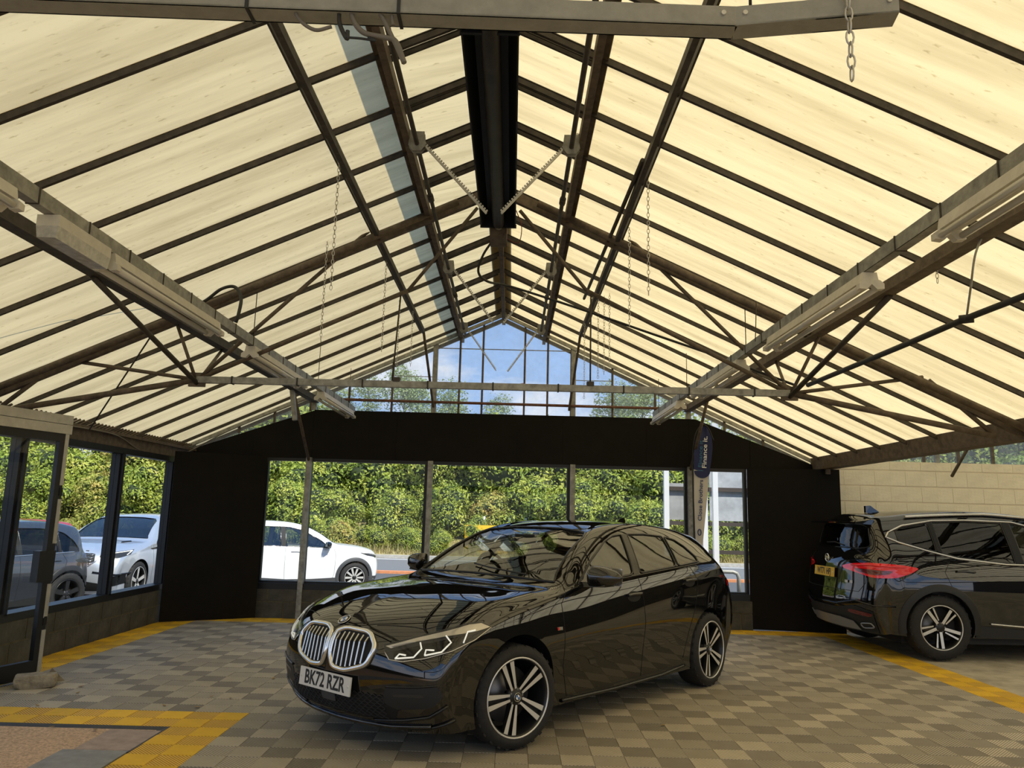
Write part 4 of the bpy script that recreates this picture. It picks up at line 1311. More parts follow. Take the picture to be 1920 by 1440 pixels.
class Car:
    def __init__(s, name, label, C, E, B, S, W, Zs, front_x, rear_x, wheel_r, paint_mat, group=None, su=7, sv=7, crease=None):
        s.root = empty(name, label=label, cat='car', group=group)
        s.pm = paint_mat; s.fx, s.rx, s.wr = front_x, rear_x, wheel_r
        nu = len(C); rows = []
        def side(x, z):
            if crease: z = z-crease(x)*max(0.0, min(1.0, (z-.25)/.45))
            return interp(W, x)*interp(Zs, z)
        for i in range(nu):
            c = Vector((C[i][0], 0, C[i][1])); e = Vector(E[i])
            r_ = [c]
            for t_ in (.36, .72):
                w_ = t_**2.3
                r_.append(Vector((c.x+(e.x-c.x)*w_, e.y*t_, c.z+(e.z-c.z)*w_)))
            r_.append(e)
            bx_, bz = B[i]; sx_, sz = S[i]
            bp = Vector((bx_, side(bx_, bz), bz))
            mid = e.lerp(bp, .5); out = .022 if e.z-bz > .2 else .02
            mid.y += out*.9
            r_ += [mid, bp]
            for f in (.36, .70):
                x, z = bx_+(sx_-bx_)*f, bz+(sz-bz)*f
                r_.append(Vector((x, side(x, z), z)))
            r_.append(Vector((sx_, side(sx_, sz), sz)))
            rows.append(r_)
        nv = len(rows[0])
        # knots
        TU = [0.0]
        for i in range(1, nu):
            TU.append(TU[-1]+max(.02, sum((rows[i][j]-rows[i-1][j]).length for j in (0, 3, 5))/3)**.5)
        TV = [0.0]
        for j in range(1, nv):
            TV.append(TV[-1]+max(.02, sum((rows[i][j]-rows[i][j-1]).length for i in range(nu))/nu)**.5)
        us, vs = [], []
        for i in range(nu-1): us += [TU[i]+(TU[i+1]-TU[i])*k/su for k in range(su)]
        us.append(TU[-1])
        for j in range(nv-1): vs += [TV[j]+(TV[j+1]-TV[j])*k/sv for k in range(sv)]
        vs.append(TV[-1])
        cols = [[cr_eval([rows[i][j] for i in range(nu)], TU, u) for u in us] for j in range(nv)]
        b = bmesh.new(); grid = []
        for a in range(len(us)):
            line = [cols[j][a] for j in range(nv)]
            pts = [cr_eval(line, TV, v) for v in vs]
            half = [b.verts.new(p) for p in pts]
            pts[0].y = 0; half[0].co.y = 0
            other = [half[0]]+[b.verts.new((p.x, -p.y, p.z)) for p in pts[1:]]
            grid.append((half, other))
        for a in range(len(us)-1):
            for k in range(len(vs)-1):
                for sd in (0, 1):
                    q = [grid[a][sd][k], grid[a+1][sd][k], grid[a+1][sd][k+1], grid[a][sd][k+1]]
                    if sd == 1: q.reverse()
                    try: b.faces.new(q)
                    except ValueError: pass
        b.normal_update()
        # make the normals point outwards
        up = max(b.faces, key=lambda f: f.calc_center_median().z)
        if up.normal.z < 0: bmesh.ops.reverse_faces(b, faces=b.faces)
        b.normal_update()
        s.bm = b
        s.bvh = BVHTree.FromBMesh(b)
    def hit(s, fr, u, v):
        h = s.bvh.ray_cast(fr.pt(u, v), -fr.D)
        return (h[0], h[1]) if h[0] is not None else (None, None)
    def cut(s, fr, poly):
        b = s.bm; b.normal_update()
        dead = [f for f in b.faces if f.normal.dot(fr.D) > .02 and in_poly(fr.uv(f.calc_center_median()), poly)
                and (abs(fr.D.y) < .9 or f.calc_center_median().y*fr.D.y > 0)]
        vs = set(v for f in dead for v in f.verts)
        bmesh.ops.delete(b, geom=dead, context='FACES')
        for v in vs:
            if v.is_valid and v.link_faces:
                u_, v_ = nearest_on(fr.uv(v.co), poly)
                p, n = s.hit(fr, u_, v_)
                if p is not None and (p-v.co).length < .09: v.co = p
    def patch(s, name, fr, poly, m, off=.003, parent=None, rings=6, step=.03, label=None):
        """a skin that follows the body inside a 2D outline"""
        poly = dense(poly, step); n = len(poly)
        cx = sum(p[0] for p in poly)/n; cy = sum(p[1] for p in poly)/n
        vs, fs = [], []; ok = True
        last = None
        for r_ in range(rings+1):
            f = r_/rings
            for (u, v) in poly:
                p, nn = s.hit(fr, cx+(u-cx)*f, cy+(v-cy)*f)
                if p is None: p, nn = (last if last is not None else fr.O), fr.D
                last = p
                if nn.dot(fr.D) < 0: nn = -nn
                vs.append(p+nn*off)
        for r_ in range(rings):
            for k in range(n):
                k2 = (k+1) % n
                fs.append((r_*n+k, (r_+1)*n+k, (r_+1)*n+k2, r_*n+k2))
        b = MB(); b.add(vs, fs, 0, True)
        me = b.mesh(name, m)
        bb = bmesh.new(); bb.from_mesh(me)
        bmesh.ops.remove_doubles(bb, verts=bb.verts, dist=1e-5)
        bb.normal_update()
        if bb.faces:
            if sum((f.normal.dot(fr.D)*f.calc_area()) for f in bb.faces) < 0: bmesh.ops.reverse_faces(bb, faces=bb.faces)
        bb.to_mesh(me); bb.free()
        o = link(name, me, parent or s.root)
        if label: o['label'] = label
        return o
    def line(s, name, fr, pts, m, w=.004, off=.0015, parent=None, closed=False, step=.02, h=None):
        """thin strip or bead along a 2D path on the body"""
        d = dense(pts, step, closed); P = []
        for (u, v) in d:
            p, nn = s.hit(fr, u, v)
            if p is None: continue
            if nn.dot(fr.D) < 0: nn = -nn
            P.append(p+nn*off)
        if len(P) < 2: return None
        return MB().tube(P, w, 6, closed=closed).build(name, m, parent or s.root)
    def finish(s, body_name='body'):
        me = bpy.data.meshes.new(body_name)
        s.bm.to_mesh(me); s.bm.free()
        me.materials.append(s.pm)
        for p in me.polygons: p.use_smooth = True
        return link(body_name, me, s.root)
    def arch(s, r, n=36, rf=None):
        """cuts both wheel openings and adds liners"""
        r0 = r
        for x in (s.fx, s.rx):
            r = (rf or r0) if x > 0 else r0
            poly = [(x+r*math.cos(2*math.pi*k/n), s.wr+.01+r*math.sin(2*math.pi*k/n)) for k in range(n)]
            for fr, sg in ((SIDE_L, 1), (SIDE_R, -1)):
                edge = []
                for k in range(n//2+7):
                    a = -.3+(math.pi+.6)*k/(n//2+6)
                    u, v = x+r*math.cos(a), s.wr+.01+r*math.sin(a)
                    p, nn = s.hit(fr, u, v)
                    if p is not None and v > .12: edge.append((p, a))
                s.cut(fr, poly)
                b = MB(); vs, fs = [], []
                for (p, a) in edge:
                    vs += [p, p+Vector((math.cos(a)*.012, -sg*.03, math.sin(a)*.012)), Vector((p.x, sg*.40, p.z))]
                for k in range(len(edge)-1):
                    for j in (0, 1): fs.append((3*k+j, 3*k+3+j, 3*k+4+j, 3*k+1+j))
                b.add(vs, fs, 0, True)
                b.build('wheel_arch', M['car_plastic'], s.root)
    def window(s, fr, poly, name, glass, seal=.009, seal_m='gloss_black', cut=True):
        o = s.patch(name, fr, poly, M[glass], -.004, step=.04)
        s.line('seal', fr, dense(poly, .025), M[seal_m], seal, .0, o, closed=True)
        s.todo = getattr(s, 'todo', [])
        s.todo.append((fr, poly))
        return o
    def cut_windows(s):
        for fr, poly in getattr(s, 'todo', []): s.cut(fr, dense(poly, .02))

def wheel(parent, loc, r, w, rim_r, style, outward=1, steer=0.0, spoke_m='alloy'):
    """a wheel whose outer face looks along +y (outward=1) or -y"""
    e = empty('wheel', loc, steer if outward > 0 else steer+math.pi)
    e.parent = parent
    h = w/2
    b = MB()
    prof = [(rim_r-.004, h-.012), (rim_r+.008, h+.001), (rim_r+.03, h+.004), (r-.03, h-.002), (r-.010, h-.016), (r, h-.035), (r+.0, 0), (r, -h+.035), (r-.012, -h+.012), (rim_r, -h)]
    b.lathe(prof, (0, 0, 0), 'y', 56)
    # tread blocks on the shoulders
    for k in range(56):
        a = 2*math.pi*k/56
        if k % 2 == 0:
            b.frame((math.cos(a)*(r-.0062), h-.045, math.sin(a)*(r-.0062)), (math.cos(a)*.006, 0, math.sin(a)*.006), (0, .028, 0), (-math.sin(a)*.012, 0, math.cos(a)*.012))
    b.build('tyre', M['tyre'], e)
    b = MB(); b.lathe([(rim_r+.006, h-.004), (rim_r-.006, h-.002), (rim_r-.016, h-.012), (rim_r-.022, h-.05), (rim_r-.03, -h+.02)], (0, 0, 0), 'y', 56)
    b.build('rim', M['alloy_dark'], e)
    b = MB(); b.lathe([(rim_r+.003, h-.001), (rim_r-.001, h+.003), (rim_r-.006, h+.001), (rim_r-.009, h-.008)], (0, 0, 0), 'y', 56)
    b.build('rim_lip', M[spoke_m], e)
    b = MB(); b.lathe([(.02, -.02), (rim_r*.72, -.02), (rim_r*.72, -.035)], (0, 0, 0), 'y', 40); b.build('brake_disc', M['brake_disc'], e)
    def spoke(r0, r1, a0, a1, w0, w1, y0, y1, m, name='spoke', depth=.03):
        p0 = Vector((r0*math.cos(a0), 0, r0*math.sin(a0))); p1 = Vector((r1*math.cos(a1), 0, r1*math.sin(a1)))
        d = (p1-p0).normalized(); n_ = Vector((-d.z, 0, d.x))
        bb = MB()
        top = [p0-n_*w0/2, p0+n_*w0/2, p1+n_*w1/2, p1-n_*w1/2]
        ys = [y0, y0, y1, y1]
        vs = [Vector((p.x, y, p.z)) for p, y in zip(top, ys)]+[Vector((p.x*.99, y-depth, p.z*.99)) for p, y in zip(top, ys)]
        bb.add(vs, [(0, 1, 2, 3)], 0)
        bb.add(vs, [(0, 4, 5, 1), (1, 5, 6, 2), (2, 6, 7, 3), (3, 7, 4, 0)], 1)
        bb.build(name, [M[m], M['alloy_dark' if spoke_m == 'alloy' else spoke_m]], e)
    ye, yh = h-.012, h-.028
    if style == 'double5':
        for k in range(5):
            a = math.pi/2*3+2*math.pi*k/5+.25
            for sg in (-1, 1):
                spoke(.050, rim_r-.004, a+sg*.30, a+sg*.145, .015, .034, yh, ye, 'alloy')
            spoke(.05, rim_r-.02, a, a, .045, .05, yh-.022, ye-.03, 'alloy_dark', 'spoke_web')
    elif style == 'twin5':
        for k in range(5):
            a = -math.pi/2+2*math.pi*k/5+.12
            spoke(.045, rim_r-.004, a-.12, a-.16, .032, .034, yh, ye, spoke_m)
            spoke(.075, rim_r-.004, a+.34, a+.14, .014, .022, yh-.006, ye, spoke_m)
    elif style == 'multi':
        for k in range(10):
            a = 2*math.pi*k/10
            spoke(.04, rim_r-.004, a, a, .03, .05, yh, ye, spoke_m)
    else:
        for k in range(5):
            a = math.pi/2+2*math.pi*k/5
            spoke(.04, rim_r-.004, a, a, .055, .075, yh, ye, spoke_m)
    b = MB(); b.lathe([(.0005, yh+.012), (.028, yh+.011), (.040, yh+.004), (.062, yh-.004), (.066, yh-.03)], (0, 0, 0), 'y', 24)
    hub = b.build('hub', M['alloy_dark'], e)
    for k in range(5):
        a = 2*math.pi*k/5+.5
        MB().tube([(.048*math.cos(a), yh-.012, .048*math.sin(a)), (.048*math.cos(a), yh+.004, .048*math.sin(a))], .007, 6).build('wheel_bolt', M['brake_disc'], e)
    return e, h
def roundel(parent, M4, r, name='badge'):
    """round emblem: dark ring, blue and white quarters, bright rim; M4 maps the disc (facing +z) into the parent's frame"""
    b = MB()
    n = 32
    b.add([(0, 0, .002)]+[(r*math.cos(2*math.pi*k/n), r*math.sin(2*math.pi*k/n), .0015) for k in range(n)], [(0, k+1, (k+1) % n+1) for k in range(n)], 0)
    ri = r*.60
    for q in range(4):
        arc = [(ri*math.cos(math.pi/2*q+math.pi/2*k/8), ri*math.sin(math.pi/2*q+math.pi/2*k/8), .003) for k in range(9)]
        b.add([(0, 0, .003)]+arc, [(0, k+1, k+2) for k in range(8)], 1 if q % 2 == 0 else 2)
    b.tube([(r*math.cos(2*math.pi*k/n), r*math.sin(2*math.pi*k/n), .001) for k in range(n)], r*.06, 5, 3, closed=True)
    b.tube([(ri*math.cos(2*math.pi*k/n), ri*math.sin(2*math.pi*k/n), .003) for k in range(n)], r*.04, 5, 3, closed=True)
    me = b.mesh(name, [M['gloss_black'], M['badge_white'], M['badge_blue'], M['chrome']])
    me.transform(M4)
    return link(name, me, parent)
def text_mesh(txt, size, m, M4, name, parent, sx=1.0, depth=.001, bold=0.0, align='CENTER'):
    cu = bpy.data.curves.new(name, 'FONT')
    cu.body = txt; cu.size = size; cu.align_x = align; cu.align_y = 'CENTER'
    cu.extrude = depth; cu.offset = bold; cu.resolution_u = 3
    tmp = bpy.data.objects.new(name, cu)
    COL.objects.link(tmp)
    bpy.context.view_layer.update()
    dg = bpy.context.evaluated_depsgraph_get()
    me = bpy.data.meshes.new_from_object(tmp.evaluated_get(dg))
    bpy.data.objects.remove(tmp); bpy.data.curves.remove(cu)
    me.materials.clear(); me.materials.append(m)
    me.transform(M4 @ Matrix.Diagonal((sx, 1, 1, 1)))
    return link(name, me, parent)
def axes(X, Y, Z, O):
    X, Y, Z = Vector(X), Vector(Y), Vector(Z)
    return Matrix(((X.x, Y.x, Z.x, O[0]), (X.y, Y.y, Z.y, O[1]), (X.z, Y.z, Z.z, O[2]), (0, 0, 0, 1)))
def seat(parent, x, y, z, w=.46, back=.56, m='seat_cloth', head=True):
    e = empty('seat', (x, y, z)); e.parent = parent
    b = bmesh.new()
    def blob(c, sx, sy, sz, rot=0):
        r_ = bmesh.ops.create_cube(b, size=1)['verts']
        bmesh.ops.scale(b, vec=(sx, sy, sz), verts=r_)
        bmesh.ops.rotate(b, verts=r_, matrix=Matrix.Rotation(rot, 3, 'Y'))
        bmesh.ops.translate(b, vec=c, verts=r_)
    blob((0, 0, .10), .50, w, .16)
    blob((-.30, 0, .42), .13, w, back, -.28)
    if head: blob((-.42, 0, .80), .08, w*.55, .18, -.2)
    bmesh.ops.bevel(b, geom=list(b.edges), offset=.035, segments=2, affect='EDGES')
    me = bpy.data.meshes.new('cushion'); b.to_mesh(me); b.free(); me.materials.append(M[m])
    for p in me.polygons: p.use_smooth = True
    link('cushion', me, e)
def interior(car, x_dash, x_front, x_rear, zs, hw, zb):
    r_ = car.root
    MB().box(x_rear-.75, x_dash+.3, -hw, hw, .20, .30).build('cabin_floor', M['car_interior'], r_)
    b = MB(); b.prism([(x_dash+.38, -hw+.03, zb-.04), (x_dash+.10, -hw+.03, zb+.02), (x_dash-.10, -hw+.03, zb-.03), (x_dash-.10, -hw+.03, zb-.35), (x_dash+.38, -hw+.03, zb-.35)], (0, 2*hw-.06, 0)); b.build('dashboard', M['car_interior'], r_)
    for sy in (-1, 1):
        seat(r_, x_front, sy*.36, zs)
        MB().box(x_rear-.6, x_dash, sy*hw-.02, sy*hw+.02, .25, zb-.09).build('door_card', M['car_interior'], r_)
    seat(r_, x_rear, 0, zs+.02, 1.22, .52)
    a = [Vector((x_dash-.25+.05*math.sin(t_), -.36+.18*math.cos(t_), zb-.02+.18*math.sin(t_))) for t_ in [2*math.pi*k/24 for k in range(24)]]
    MB().tube(a, .014, 6, closed=True).build('steering_wheel', M['car_interior'], r_)
    MB().box(car.rx-.35, car.fx+.35, -.70, .70, .15, .24).build('underbody', M['car_plastic'], r_)
def mirror(car, x, y, z, s, m, sc=1.0):
    """door mirror on stalk; s=+1 left side"""
    e = empty('door_mirror', (x, s*y, z)); e.parent = car.root
    n, k = 14, 9; vs, fs = [], []
    for i in range(k+1):
        t_ = i/k; yy = .035+.20*t_
        f = math.sin(math.pi*min(1, .18+.82*(1-t_**2.2)))**.5 if t_ < 1 else .05
        f = (1-t_**3)*.85+.15
        for j in range(n):
            a = 2*math.pi*j/n
            ca, sa = math.cos(a), math.sin(a)
            px_ = (.085*f)*math.copysign(abs(ca)**.75, ca); pz = (.068*f)*math.copysign(abs(sa)**.65, sa)
            if ca < 0: px_ *= .45
            vs.append((px_*sc+.02*(1-t_), s*yy*sc, pz*sc+.045))
    for i in range(k):
        for j in range(n):
            j2 = (j+1) % n
            fs.append((i*n+j, i*n+j2, (i+1)*n+j2, (i+1)*n+j))
    fs.append(tuple(range(n))); fs.append(tuple(k*n+j for j in range(n)))
    b = MB(); b.add(vs, fs, 0, True)
    me = fix_normals(b.mesh('housing', m)); link('housing', me, e)
    b = MB(); b.prism([(.07*sc, -s*.06, -.035), (-.05*sc, -s*.06, -.035), (-.05*sc, -s*.06, -.005), (.06*sc, -s*.06, 0)], (0, s*.20*sc, .012)); b.build('stalk', M['gloss_black'], e)
    b = MB()
    b.frame((-.042*sc+.01, s*.135*sc, .045), (.002, 0, 0), (0, .082*sc, 0), (0, 0, .055*sc)); b.build('mirror_glass', M['chrome'], e)
    return e
def plate(car, fr_pos, facing, w, h, txt, m, tilt=0.0, sx=.8, size=.095):
    """number plate centred at fr_pos, facing +x (1) or -x (-1)"""
    Xa = Vector((0, 1*facing, 0)); Za = Vector((facing, 0, 0))
    Ya = Vector((0, 0, 1))
    rot = Matrix.Rotation(tilt, 3, 'Y'); Za = rot @ Za; Ya = rot @ Ya
    M4 = axes(Xa, Ya, Za, fr_pos)
    b = MB(); b.frame((0, 0, 0), (w/2, 0, 0), (0, h/2, 0), (0, 0, .005))
    me = b.mesh('number_plate', m); me.transform(M4)
    o = link('number_plate', me, car.root)
    text_mesh(txt, size, M['plate_text'], M4 @ Matrix.Translation((0, -.002, .0062)), 'registration', o, sx, .0006, .0026)
    for sg in (-1, 1):
        b = MB(); b.lathe([(.0005, .008), (.008, .0075), (.009, .005)], (0, 0, 0), 'z', 10)
        me = b.mesh('screw', M['plate_white']); me.transform(M4 @ Matrix.Translation((sg*(w/2-.022), 0, 0)))
        link('screw', me, o)
    return o
# ------------------------------------------------------------------ the black hatchback in the middle of the showroom
C_ = [(2.08, .165), (2.165, .30), (2.195, .50), (2.178, .635), (2.10, .755), (1.72, .885), (1.25, .952), (.92, .985), (.70, 1.100), (.47, 1.215), (.04, 1.375), (-.42, 1.43), (-.98, 1.418), (-1.52, 1.365), (-1.80, 1.305), (-1.97, 1.05), (-2.08, .91), (-2.125, .70), (-2.115, .45), (-2.02, .22)]
E_ = [(1.90, .70, .165), (1.97, .745, .30), (1.985, .765, .50), (1.93, .765, .635), (1.83, .742, .752), (1.52, .745, .878), (1.13, .748, .93), (.80, .750, .968), (.62, .716, 1.078), (.43, .672, 1.188), (.02, .592, 1.338), (-.42, .568, 1.385), (-.98, .560, 1.372), (-1.50, .552, 1.315), (-1.73, .560, 1.25), (-1.85, .665, 1.02), (-1.92, .745, .895), (-1.965, .785, .70), (-1.955, .785, .45), (-1.88, .74, .22)]
B_ = [(1.80, .168), (1.83, .31), (1.82, .49), (1.78, .625), (1.70, .715), (1.44, .80), (1.08, .865), (.79, .915), (.61, .940), (.44, .955), (.03, .98), (-.42, 1.008), (-.98, 1.045), (-1.44, 1.045), (-1.62, 1.01), (-1.71, .94), (-1.79, .86), (-1.83, .70), (-1.83, .46), (-1.80, .225)]
S_ = [(1.66, .17), (1.60, .18), (1.53, .185), (1.46, .19), (1.38, .19), (1.2, .19), (.95, .19), (.72, .19), (.58, .19), (.42, .19), (.03, .19), (-.42, .19), (-.96, .19), (-1.40, .19), (-1.54, .195), (-1.61, .20), (-1.67, .20), (-1.71, .20), (-1.74, .205), (-1.77, .21)]
W_ = [(-2.0, .775), (-1.85, .825), (-1.6, .872), (-1.335, .893), (-.9, .895), (-.3, .892), (.4, .890), (1.0, .889), (1.335, .889), (1.6, .868), (1.8, .832), (1.95, .785), (2.05, .73)]
Z_ = [(.15, .935), (.22, .952), (.34, .962), (.50, .978), (.66, .996), (.735, 1.0), (.79, .988), (.88, .957), (1.0, .920)]
car = Car('black_hatchback', 'glossy black five door hatchback with chrome kidney grille parked on the tiles', C_, E_, B_, S_, W_, Z_, 1.335, -1.335, .318, M['paint_black'], su=8, sv=8, crease=lambda x: .06-.085*max(-1.5, min(1.3, x)))
# side glass: outline shared by both sides
def zb(x): return .972+(.65-x)*.062
for fr in (SIDE_L, SIDE_R):
    car.window(fr, round_poly([(.645, zb(.64)), (.36, 1.135), (.05, 1.272), (-.10, 1.312), (-.235, 1.324), (-.10, zb(-.10))], 3, .08), 'front_door_glass', 'car_glass')
    car.window(fr, round_poly([(-.20, zb(-.20)), (-.325, 1.326), (-.60, 1.325), (-.885, 1.306), (-.785, zb(-.785))], 3, .08), 'rear_door_glass', 'car_glass')
    car.window(fr, round_poly([(-.82, zb(-.82)), (-.922, 1.302), (-1.07, 1.276), (-1.17, 1.215), (-1.225, 1.13), (-1.21, zb(-1.21))], 3, .12), 'quarter_glass', 'car_glass')
    car.patch('pillar_cover', fr, [(-.106, zb(-.10)), (-.194, zb(-.20)), (-.318, 1.325), (-.242, 1.323)], M['gloss_black'], .005)
car.window(FRONT, [(-.70, .992), (-.67, 1.035), (-.562, 1.30), (-.52, 1.335), (-.25, 1.360), (0, 1.364), (.25, 1.360), (.52, 1.335), (.562, 1.30), (.67, 1.035), (.70, .992), (.35, 1.010), (0, 1.016), (-.35, 1.010)], 'windscreen', 'car_glass', .010)
car.window(REAR, round_poly([(-.60, 1.07), (-.50, 1.25), (.50, 1.25), (.60, 1.07)], 5, .2), 'rear_window', 'privacy_glass')
r_ = car.root
# front: grille, lamps, intakes
for sg in (1, -1):
    kid = round_poly([(sg*.020, .700), (sg*.10, .728), (sg*.30, .720), (sg*.378, .645), (sg*.345, .540), (sg*.17, .490), (sg*.055, .500), (sg*.020, .57)], 5, .30)
    gr = car.patch('kidney_grille', FRONT, kid, M['line_black'], .002)
    car.line('surround', FRONT, dense(kid, .02), M['chrome'], .017, .008, gr, closed=True)
    for k in range(7):
        y = sg*(.055+.041*k)
        zz = [v for (u, v) in dense(kid, .005) if abs(u-y) < .006]
        if zz:
            z0, z1 = min(zz)+.018, max(zz)-.018
            h0, h1 = car.hit(FRONT, y, z0)[0], car.hit(FRONT, y, (z0+z1)/2+.05)[0]
            h2 = car.hit(FRONT, y, z1)[0]
            MB().bar(h0+Vector((.010, 0, 0)), h1+Vector((.014, 0, 0)), .008, .012, (0, 1, 0)).bar(h1+Vector((.014, 0, 0)), h2+Vector((.004, 0, 0)), .008, .012, (0, 1, 0)).build('slat', M['satin_chrome'], gr)
    fr = corner(38, sg, (1.95, .62))
    hl_poly = [(-.235, .622), (-.250, .664), (-.05, .718), (.14, .766), (.26, .796), (.33, .800), (.40, .768), (.30, .700), (.17, .642), (.02, .600), (-.12, .575), (-.205, .580)]
    hl = car.patch('headlight', fr, hl_poly, M['lamp_dark'], .003)
    car.patch('upper_reflector', fr, [(-.235, .655), (-.05, .708), (.14, .752), (.26, .783), (.33, .789), (.385, .768), (.31, .748), (.14, .724), (-.05, .688), (-.20, .645)], M['lamp_silver'], .006, hl)
    car.patch('inner_bezel', fr, [(-.175, .590), (-.18, .628), (.0, .678), (.13, .705), (.25, .735), (.20, .672), (.05, .618), (-.08, .592)], M['gloss_black'], .005, hl)
    for pts in ([(-.165, .592), (-.05, .606), (-.008, .652), (-.02, .684)], [(-.165, .592), (-.14, .618), (-.10, .614)], [(.015, .618), (.115, .640), (.165, .690), (.13, .724)], [(.015, .618), (.02, .648), (.07, .648)], [(.235, .688), (.255, .745), (.30, .752)]):
        car.line('light_guide', fr, pts, M['drl'], .0048, .009, hl)
    car.line('chrome_edge', fr, [(-.235, .622), (-.203, .584), (-.12, .578), (.02, .603), (.17, .645), (.30, .703), (.39, .766)], M['satin_chrome'], .004, .006, hl)
    car.patch('lens', fr, hl_poly, M['lens_glass'], .016, hl)
    # side intake with fog lamp bar, and the blade below it
    si = car.patch('side_intake', fr, round_poly([(-.22, .43), (-.02, .445), (.10, .46), (.14, .40), (.08, .33), (-.14, .30), (-.24, .34)], 4, .3), M['car_plastic'], .002)
    car.line('intake_trim', fr, [(-.22, .43), (-.02, .445), (.10, .46)], M['gloss_black'], .006, .004, si)
    car.patch('fog_lamp', fr, [(-.17, .375), (-.165, .395), (.02, .408), (.025, .388)], M['lamp_dark'], .004, si)
    car.line('bumper_blade', fr, [(-.30, .215), (-.10, .24), (.06, .275), (.16, .34)], M['gloss_black'], .010, .004)
    car.line('winglet', fr, [(-.15, .19), (.05, .20), (.20, .25)], M['gloss_black'], .012, .006)
    # tail lamp
    fr2 = corner(140, sg, (-1.92, .76))
    tl = car.patch('tail_light', fr2, round_poly([(-.22, .905), (-.02, .93), (.25, .925), (.26, .86), (.05, .83), (-.16, .85)], 4, .25), M['tail_red'], .006)
    car.patch('tail_inner', fr2, [(-.14, .89), (.2, .905), (.2, .875), (-.1, .865)], M['tail_dark_red'], .009, tl)
inl = car.patch('lower_intake', FRONT, round_poly([(-.50, .225), (-.57, .34), (-.46, .37), (.46, .37), (.57, .34), (.50, .225)], 4, .2), M['line_black'], .002)
for k in range(9):
    z = .245+.016*k
    pts = []
    for i in range(41):
        pts.append((-.46+.92*i/40, z+(.006 if (i+k) % 2 else -.006)))
    car.line('mesh_bar', FRONT, pts, M['car_plastic'], .003, .004, inl, step=.1)
car.patch('radar_cover', FRONT, round_poly([(-.07, .29), (-.07, .37), (.07, .37), (.07, .29)], 3, .15), M['grey_plastic'], .010, inl)
car.line('splitter', FRONT, [(-.70, .215), (-.45, .188), (0, .180), (.45, .188), (.70, .215)], M['paint_black'], .014, .004)
hb = car.hit(Frame((.6, 0, .8), (0, 1, 0), (-.8, 0, .6)), 0, -1.22)[0]
fr = Frame((.55, 0, .835), (0, 1, 0), (-.835, 0, .55))
p, n = None, None
for v in [x/100 for x in range(-150, -90)]:
    h, nn = car.hit(fr, 0, v)
    if h is not None and abs(h.z-.768) < .008: p, n = h, nn; break
if p is None: p, n = Vector((2.05, 0, .783)), Vector((.5, 0, .86))
n = n.normalized(); Xa = Vector((0, 1, 0)); Ya = n.cross(Xa)
roundel(r_, axes(Xa, Ya, n, p+n*.003), .041, 'bonnet_badge')
nose = car.hit(FRONT, 0, .405)[0]
plate(car, (nose.x+.022, 0, .405), 1, .52, .111, 'BK72 RZR', M['plate_white'], tilt=R(-4), sx=.80, size=.118)
# bonnet creases and panel gaps
bl = car.line('bonnet_gap', Frame((0, 0, 1), (1, 0, 0), (0, 1, 0)), [(2.06, .30), (1.93, .60), (1.78, .715), (1.30, .735), (.86, .735)], M['line_black'], .0025, .0005)
bl = car.line('bonnet_gap', Frame((0, 0, 1), (1, 0, 0), (0, 1, 0)), [(2.06, -.30), (1.93, -.60), (1.78, -.715), (1.30, -.735), (.86, -.735)], M['line_black'], .0025, .0005)
for fr in (SIDE_L, SIDE_R):
    for pts in ([(.78, .955), (.88, .86), (.87, .45), (.80, .24)], [(-.15, 1.0), (-.20, .65), (-.18, .24)], [(-1.00, 1.06), (-1.10, .93), (-1.05, .72), (-.95, .52), (-.86, .30)], [(.80, .238), (-.18, .238), (-.88, .245)]):
        car.line('door_gap', fr, pts, M['line_black'], .0022, .0004)
    car.line('sill_blade', fr, [(.86, .215), (.2, .20), (-.5, .205), (-.88, .235)], M['gloss_black'], .012, .006)
    for xh, zh in ((-.04, .868), (-.95, .935)):
        hp = car.patch('handle_cup', fr, [(xh+.095*math.cos(a_*math.pi/8), zh-.012+.040*math.sin(a_*math.pi/8)) for a_ in range(16)], M['line_black'], .0012)
        car.line('door_handle', fr, [(xh+.105, zh), (xh+.03, zh+.006), (xh-.10, zh+.004)], M['paint_black'], .0115, .017, hp)
    car.line('roof_channel', Frame((0, fr.D.y*.55, .835), (1, 0, 0), (0, -fr.D.y*.835, .55)), [(-1.6, .64), (-1.2, .67)], M['line_black'], .003, .0)
    car.line('window_trim', fr, [(.60, zb(.60)-.012), (-.3, zb(-.3)-.012), (-1.22, zb(-1.22)-.014)], M['gloss_black'], .007, .002)
    # fender badge
    b_ = car.patch('fender_badge', fr, [(.90, .690), (.90, .712), (.965, .712), (.955, .690)], M['satin_chrome'], .003)
    car.patch('badge_stripe', fr, [(.942, .692), (.948, .710), (.962, .710), (.956, .692)], M['tail_red'], .005, b_)
for sg in (1, -1): mirror(car, .53, .862, .992, sg, M['paint_black'], 1.12)
MB().prism([(-1.15, -.012, 1.405), (-1.28, -.004, 1.405), (-1.27, -.004, 1.46), (-1.22, -.008, 1.45)], (0, .02, 0)).build('roof_fin', M['paint_black'], r_)
MB().tube([(.86, .52, 1.035), (.80, .10, 1.06), (.76, -.1, 1.078)], .006, 6).build('wiper', M['car_plastic'], r_)
MB().frame((.26, .0, 1.275), (.012, 0, .004), (0, .10, 0), (0, 0, .028)).build('inner_mirror', M['car_interior'], r_)
car.arch(.350, rf=.372)
car.cut_windows()
car.finish()
interior(car, .50, .05, -.78, .30, .74, .975)
